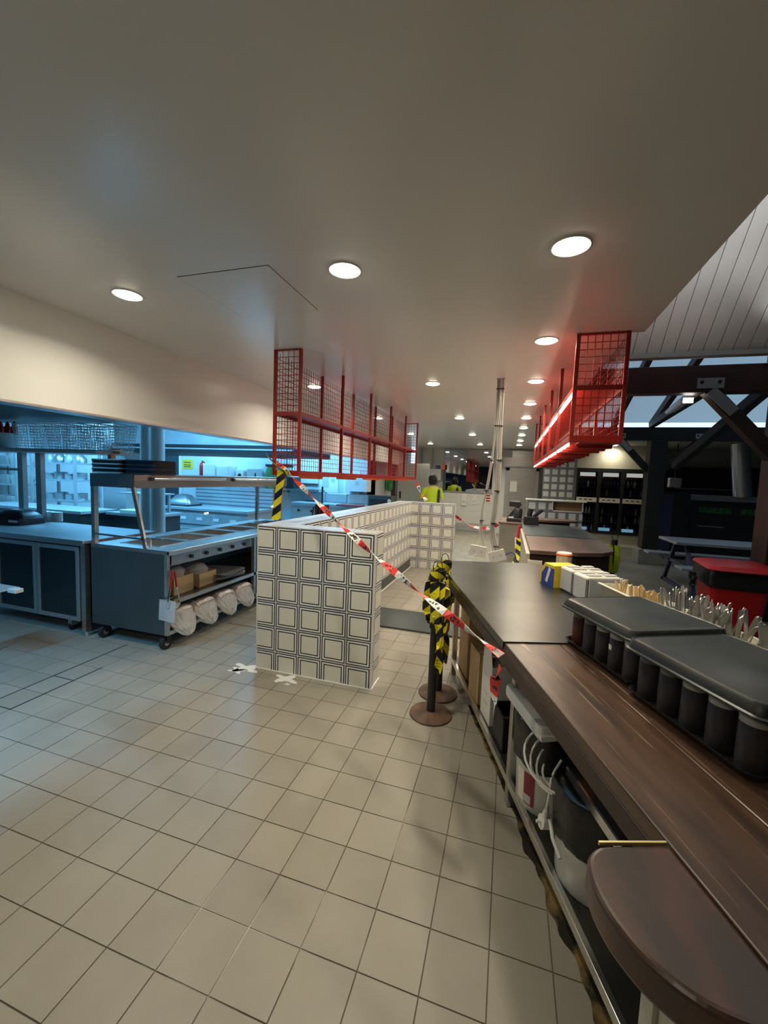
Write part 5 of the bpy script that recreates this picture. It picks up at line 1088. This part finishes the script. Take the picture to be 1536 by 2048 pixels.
tpost('black timber post added out of view to hold the roof floodlight', 4.6, .8, .2, 'timber_black', 2.9, True)  # added out of view, only carries the extra floodlight
tpost('black timber post deep in the hall', 5.9, 9.8, .30, 'timber_black', 2.545, True)
def brace(label, a, b, m_, plate=True, w=.11):
    t = thing('timber_brace', label, 'brace', a); b = Vector(b) - Vector(a)
    MB().bar((0, 0, 0), tuple(b), w, .12).build('brace', m_, t)
    if plate:
        d = b.normalized(); p = MB().bar((0, -.075, -.02), tuple(b * .36 + Vector((0, -.075, 0))), .008, .10).box(-.125, .105, -.083, -.073, -.0, .10)
        p.build('steel_plate', 'galv', t)
        for x in (-.085, .065): MB().cyl((x, -.086, .06), (x, -.083, .06), .018, n=10).build('bolt', 'black_plastic', t)
    return t
brace('raking timber brace with a bolted plate under the near beam', (1.86, 5.0, 2.58), (2.46, 5.0, 1.92), 'timber_dark')
brace('raking brace on the far side of the near post', (3.3, 5.0, 2.58), (2.66, 5.0, 1.92), 'timber_dark')
brace('raking timber brace rising left from the far post', (2.15, 9.8, 2.58), (2.76, 9.8, 1.9), 'timber_black')
brace('raking timber brace rising right from the far post, pale plate', (3.62, 9.8, 2.58), (2.96, 9.8, 1.9), 'timber_black')
t = thing('timber_strut', 'dark timber strut leaning behind the far post', 'brace', (2.95, 9.0, 2.0)); MB().bar((0, 0, 0), (.35, -2.5, 1.15), .12, .14).build('strut', 'timber_black', t)
t = thing('timber_strut', 'long dark timber tie under the blue pipe', 'brace', (2.7, 9.6, 2.86)); MB().bar((0, 0, 0), (-.55, -4.3, -.06), .10, .12).build('strut', 'timber_black', t)
tag(MB().cyl((1.90, 5.3, 2.66), (2.78, 9.4, 2.95), .055, n=16).build('blue_pipe', 'blue_pipe', smooth=True), 'pale blue pipe slanting above the near brace', 'pipe')
tag(MB().cyl((4.95, 11.0, 1.45), (4.80, 11.0, 2.62), .17, n=24).build('flue_pipe', 'galv', smooth=True), 'galvanised flue pipe standing on the bar counter', 'flue')
for lab, loc, aim, e in (('white floodlight under the near beam beside the brace', (1.74, 5.15, 2.50), (.4, 2.2, 3.0), 12), ('white floodlight by the hall roof at the right edge', (2.34, 4.90, 2.841), (.6, -2.6, 1.2), 12), ('floodlight added out of view on the hall post to brighten the roof boards', (4.6, .66, 2.2), (-.5, .6, .95), 2600)):  # the strong last one is an unseen addition to brighten the roof boards
    t = thing('floodlight', lab, 'floodlight', loc); B('case', 'aluminium', t, -.05, .05, -.03, .03, -.03, .03, .004); B('lamp', 'flood', t, -.045, .045, -.034, -.03, -.025, .025)
    ld = bpy.data.lights.new('flood_lamp', 'SPOT'); ld.energy = e; ld.spot_size = 1.65 if e > 100 else 2.6; ld.spot_blend = .6; ld.shadow_soft_size = .05; ld.color = (1, .98, .95)
    lo = bpy.data.objects.new('lamp', ld); COL.objects.link(lo); lo.parent = t; lo.location = (0, -.06, .05); lo.rotation_euler = Vector(aim).to_track_quat('-Z', 'Y').to_euler()
# bar at the back of the hall
bar_ = thing('bar_counter', 'long dark bar counter with a grey top at the back of the hall', 'bar', (3.9, 11.0, 0)); B('body', 'wall_dark', bar_, 0, 3.2, 0, .7, 0, 1.33); B('top', 'galv', bar_, -.05, 3.2, -.06, .75, 1.33, 1.45, .004)
for k in range(2): B('lit_sign', 'green_apron', bar_, .25 + .8 * k, .25 + .8 * k + .62, -.01, 0, 1.05, 1.18, label='dark green sign panel'); 
B('sign_line', 'paper_grey', bar_, .25, .75, -.01, 0, .74, .755)
t = thing('dark_cupboard', 'tall black cupboard between the far post and the bar', 'cupboard', (3.31, 10.6, 0)); B('body', 'black_board', t, -.12, .52, 0, .6, 0, 1.48); B('door', 'blue_dark', t, -.11, .2, -.012, 0, .05, 1.45)
for k in range(2): t = thing('menu_screen', 'small glowing blue screen beside the far post, %s one' % ('left' if k == 0 else 'right'), 'screen', (3.95 + .62 * k, 12.9, 1.48)); B('case', 'black_plastic', t, -.25, .25, 0, .05, 0, .28); B('lit_panel', 'screen_blue', t, -.19 + .1 * k, .19, -.004, 0, .04, .2); [B('dark_block', 'black_plastic', t, -.15 + .09 * j, -.10 + .09 * j, -.006, -.004, .07 + .03 * (j % 2), .12 + .03 * (j % 3)) for j in range(4)]
t = thing('back_bar_shelf', 'black back bar shelving under the pale wall in the hall', 'shelving', (5.2, 12.7, 0)); B('body', 'black_board', t, -1.4, 2.8, 0, .27, 0, 2.15); B('shelf_edge', 'paint_grey', t, -1.0, .5, -.02, 0, 1.58, 1.60); B('blue_row', 'blue_dark', t, -.9, .3, -.03, 0, 1.45, 1.55)
t = thing('hanging_speaker', 'pale speaker hung beside the far post', 'speaker', (3.62, 10.9, 1.60)); B('case', 'paint_grey', t, -.12, .12, 0, .15, 0, .22, .02); MB().bar((0, .07, .22), (0, .07, 1.0), .02).build('drop_rod', 'black_plastic', t)
# picnic table, bin
t = thing('picnic_table', 'dark blue-framed picnic table with a grey top behind the red bin', 'table', (3.1, 7.5, 0)); 
for k in range(5): B('top_plank', 'galv', t, -.65, .95, -.38 + .155 * k, -.235 + .155 * k, .735, .775, .004)
for y in (-.72, .72):
    for k in range(2): B('bench_plank', 'galv', t, -.72, .95, y - .13 + .135 * k, y + .0 + .135 * k, .43, .465, .004)
for x in (-.45, .75):
    MB().bar((x, -.62, 0), (x, -.2, .735), .05).bar((x, .62, 0), (x, .2, .735), .05).bar((x, -.85, .40), (x, .85, .40), .05).bar((x, -.68, .03), (x, .68, .03), .05).build('leg_frame', 'blue_dark', t)
t = thing('wheelie_bin', 'red wheelie bin with a black liner and red lid in the hall', 'bin', (2.08, 4.66, 0), -.12)
loft(MB(), [[(x, y, z) for x, y in rrect(w, d, .05, 4)] for w, d, z in ((.34, .36, .06), (.36, .38, .10), (.44, .50, .78), (.46, .52, .80))]).build('body', 'red_plastic', t, smooth=True)
loft(MB(), [[(x * (1 + .02 * math.sin(7 * i)), y * (1 + .015 * math.sin(5 * i)), z) for i, (x, y) in enumerate(rrect(w, d, .05, 4))] for w, d, z in ((.47, .53, .68), (.50, .56, .70), (.50, .56, .80), (.49, .55, .835))]).build('liner', 'black_bag', t, smooth=True)
loft(MB(), [[(x + .02, y, z + .02 * (x + .25)) for x, y in rrect(w, d, .07, 4)] for w, d, z in ((.54, .60, .838), (.56, .62, .85), (.54, .60, .868), (.42, .48, .885), (.2, .26, .89))]).build('lid', 'red_plastic', t, smooth=True)
loft(MB(), [[(-.30 + .03 * math.sin(3 * i + k), .03 * math.cos(2 * PI * i / 10) * s, .74 + .05 * math.sin(2 * PI * i / 10) * s - .03 * k) for i in range(10)] for k, s in ((0, .4), (1, 1), (2, 1.3), (3, .4))]).build('liner_knot', 'black_bag', t, smooth=True)
for s in (-1, 1): MB().cyl((.14 * s, .2, .06), (.2 * s, .2, .06), .06, n=16).build('wheel', 'black_rubber', t)
B('axle_foot', 'red_plastic', t, -.14, .14, -.15, .15, 0.0, .07)
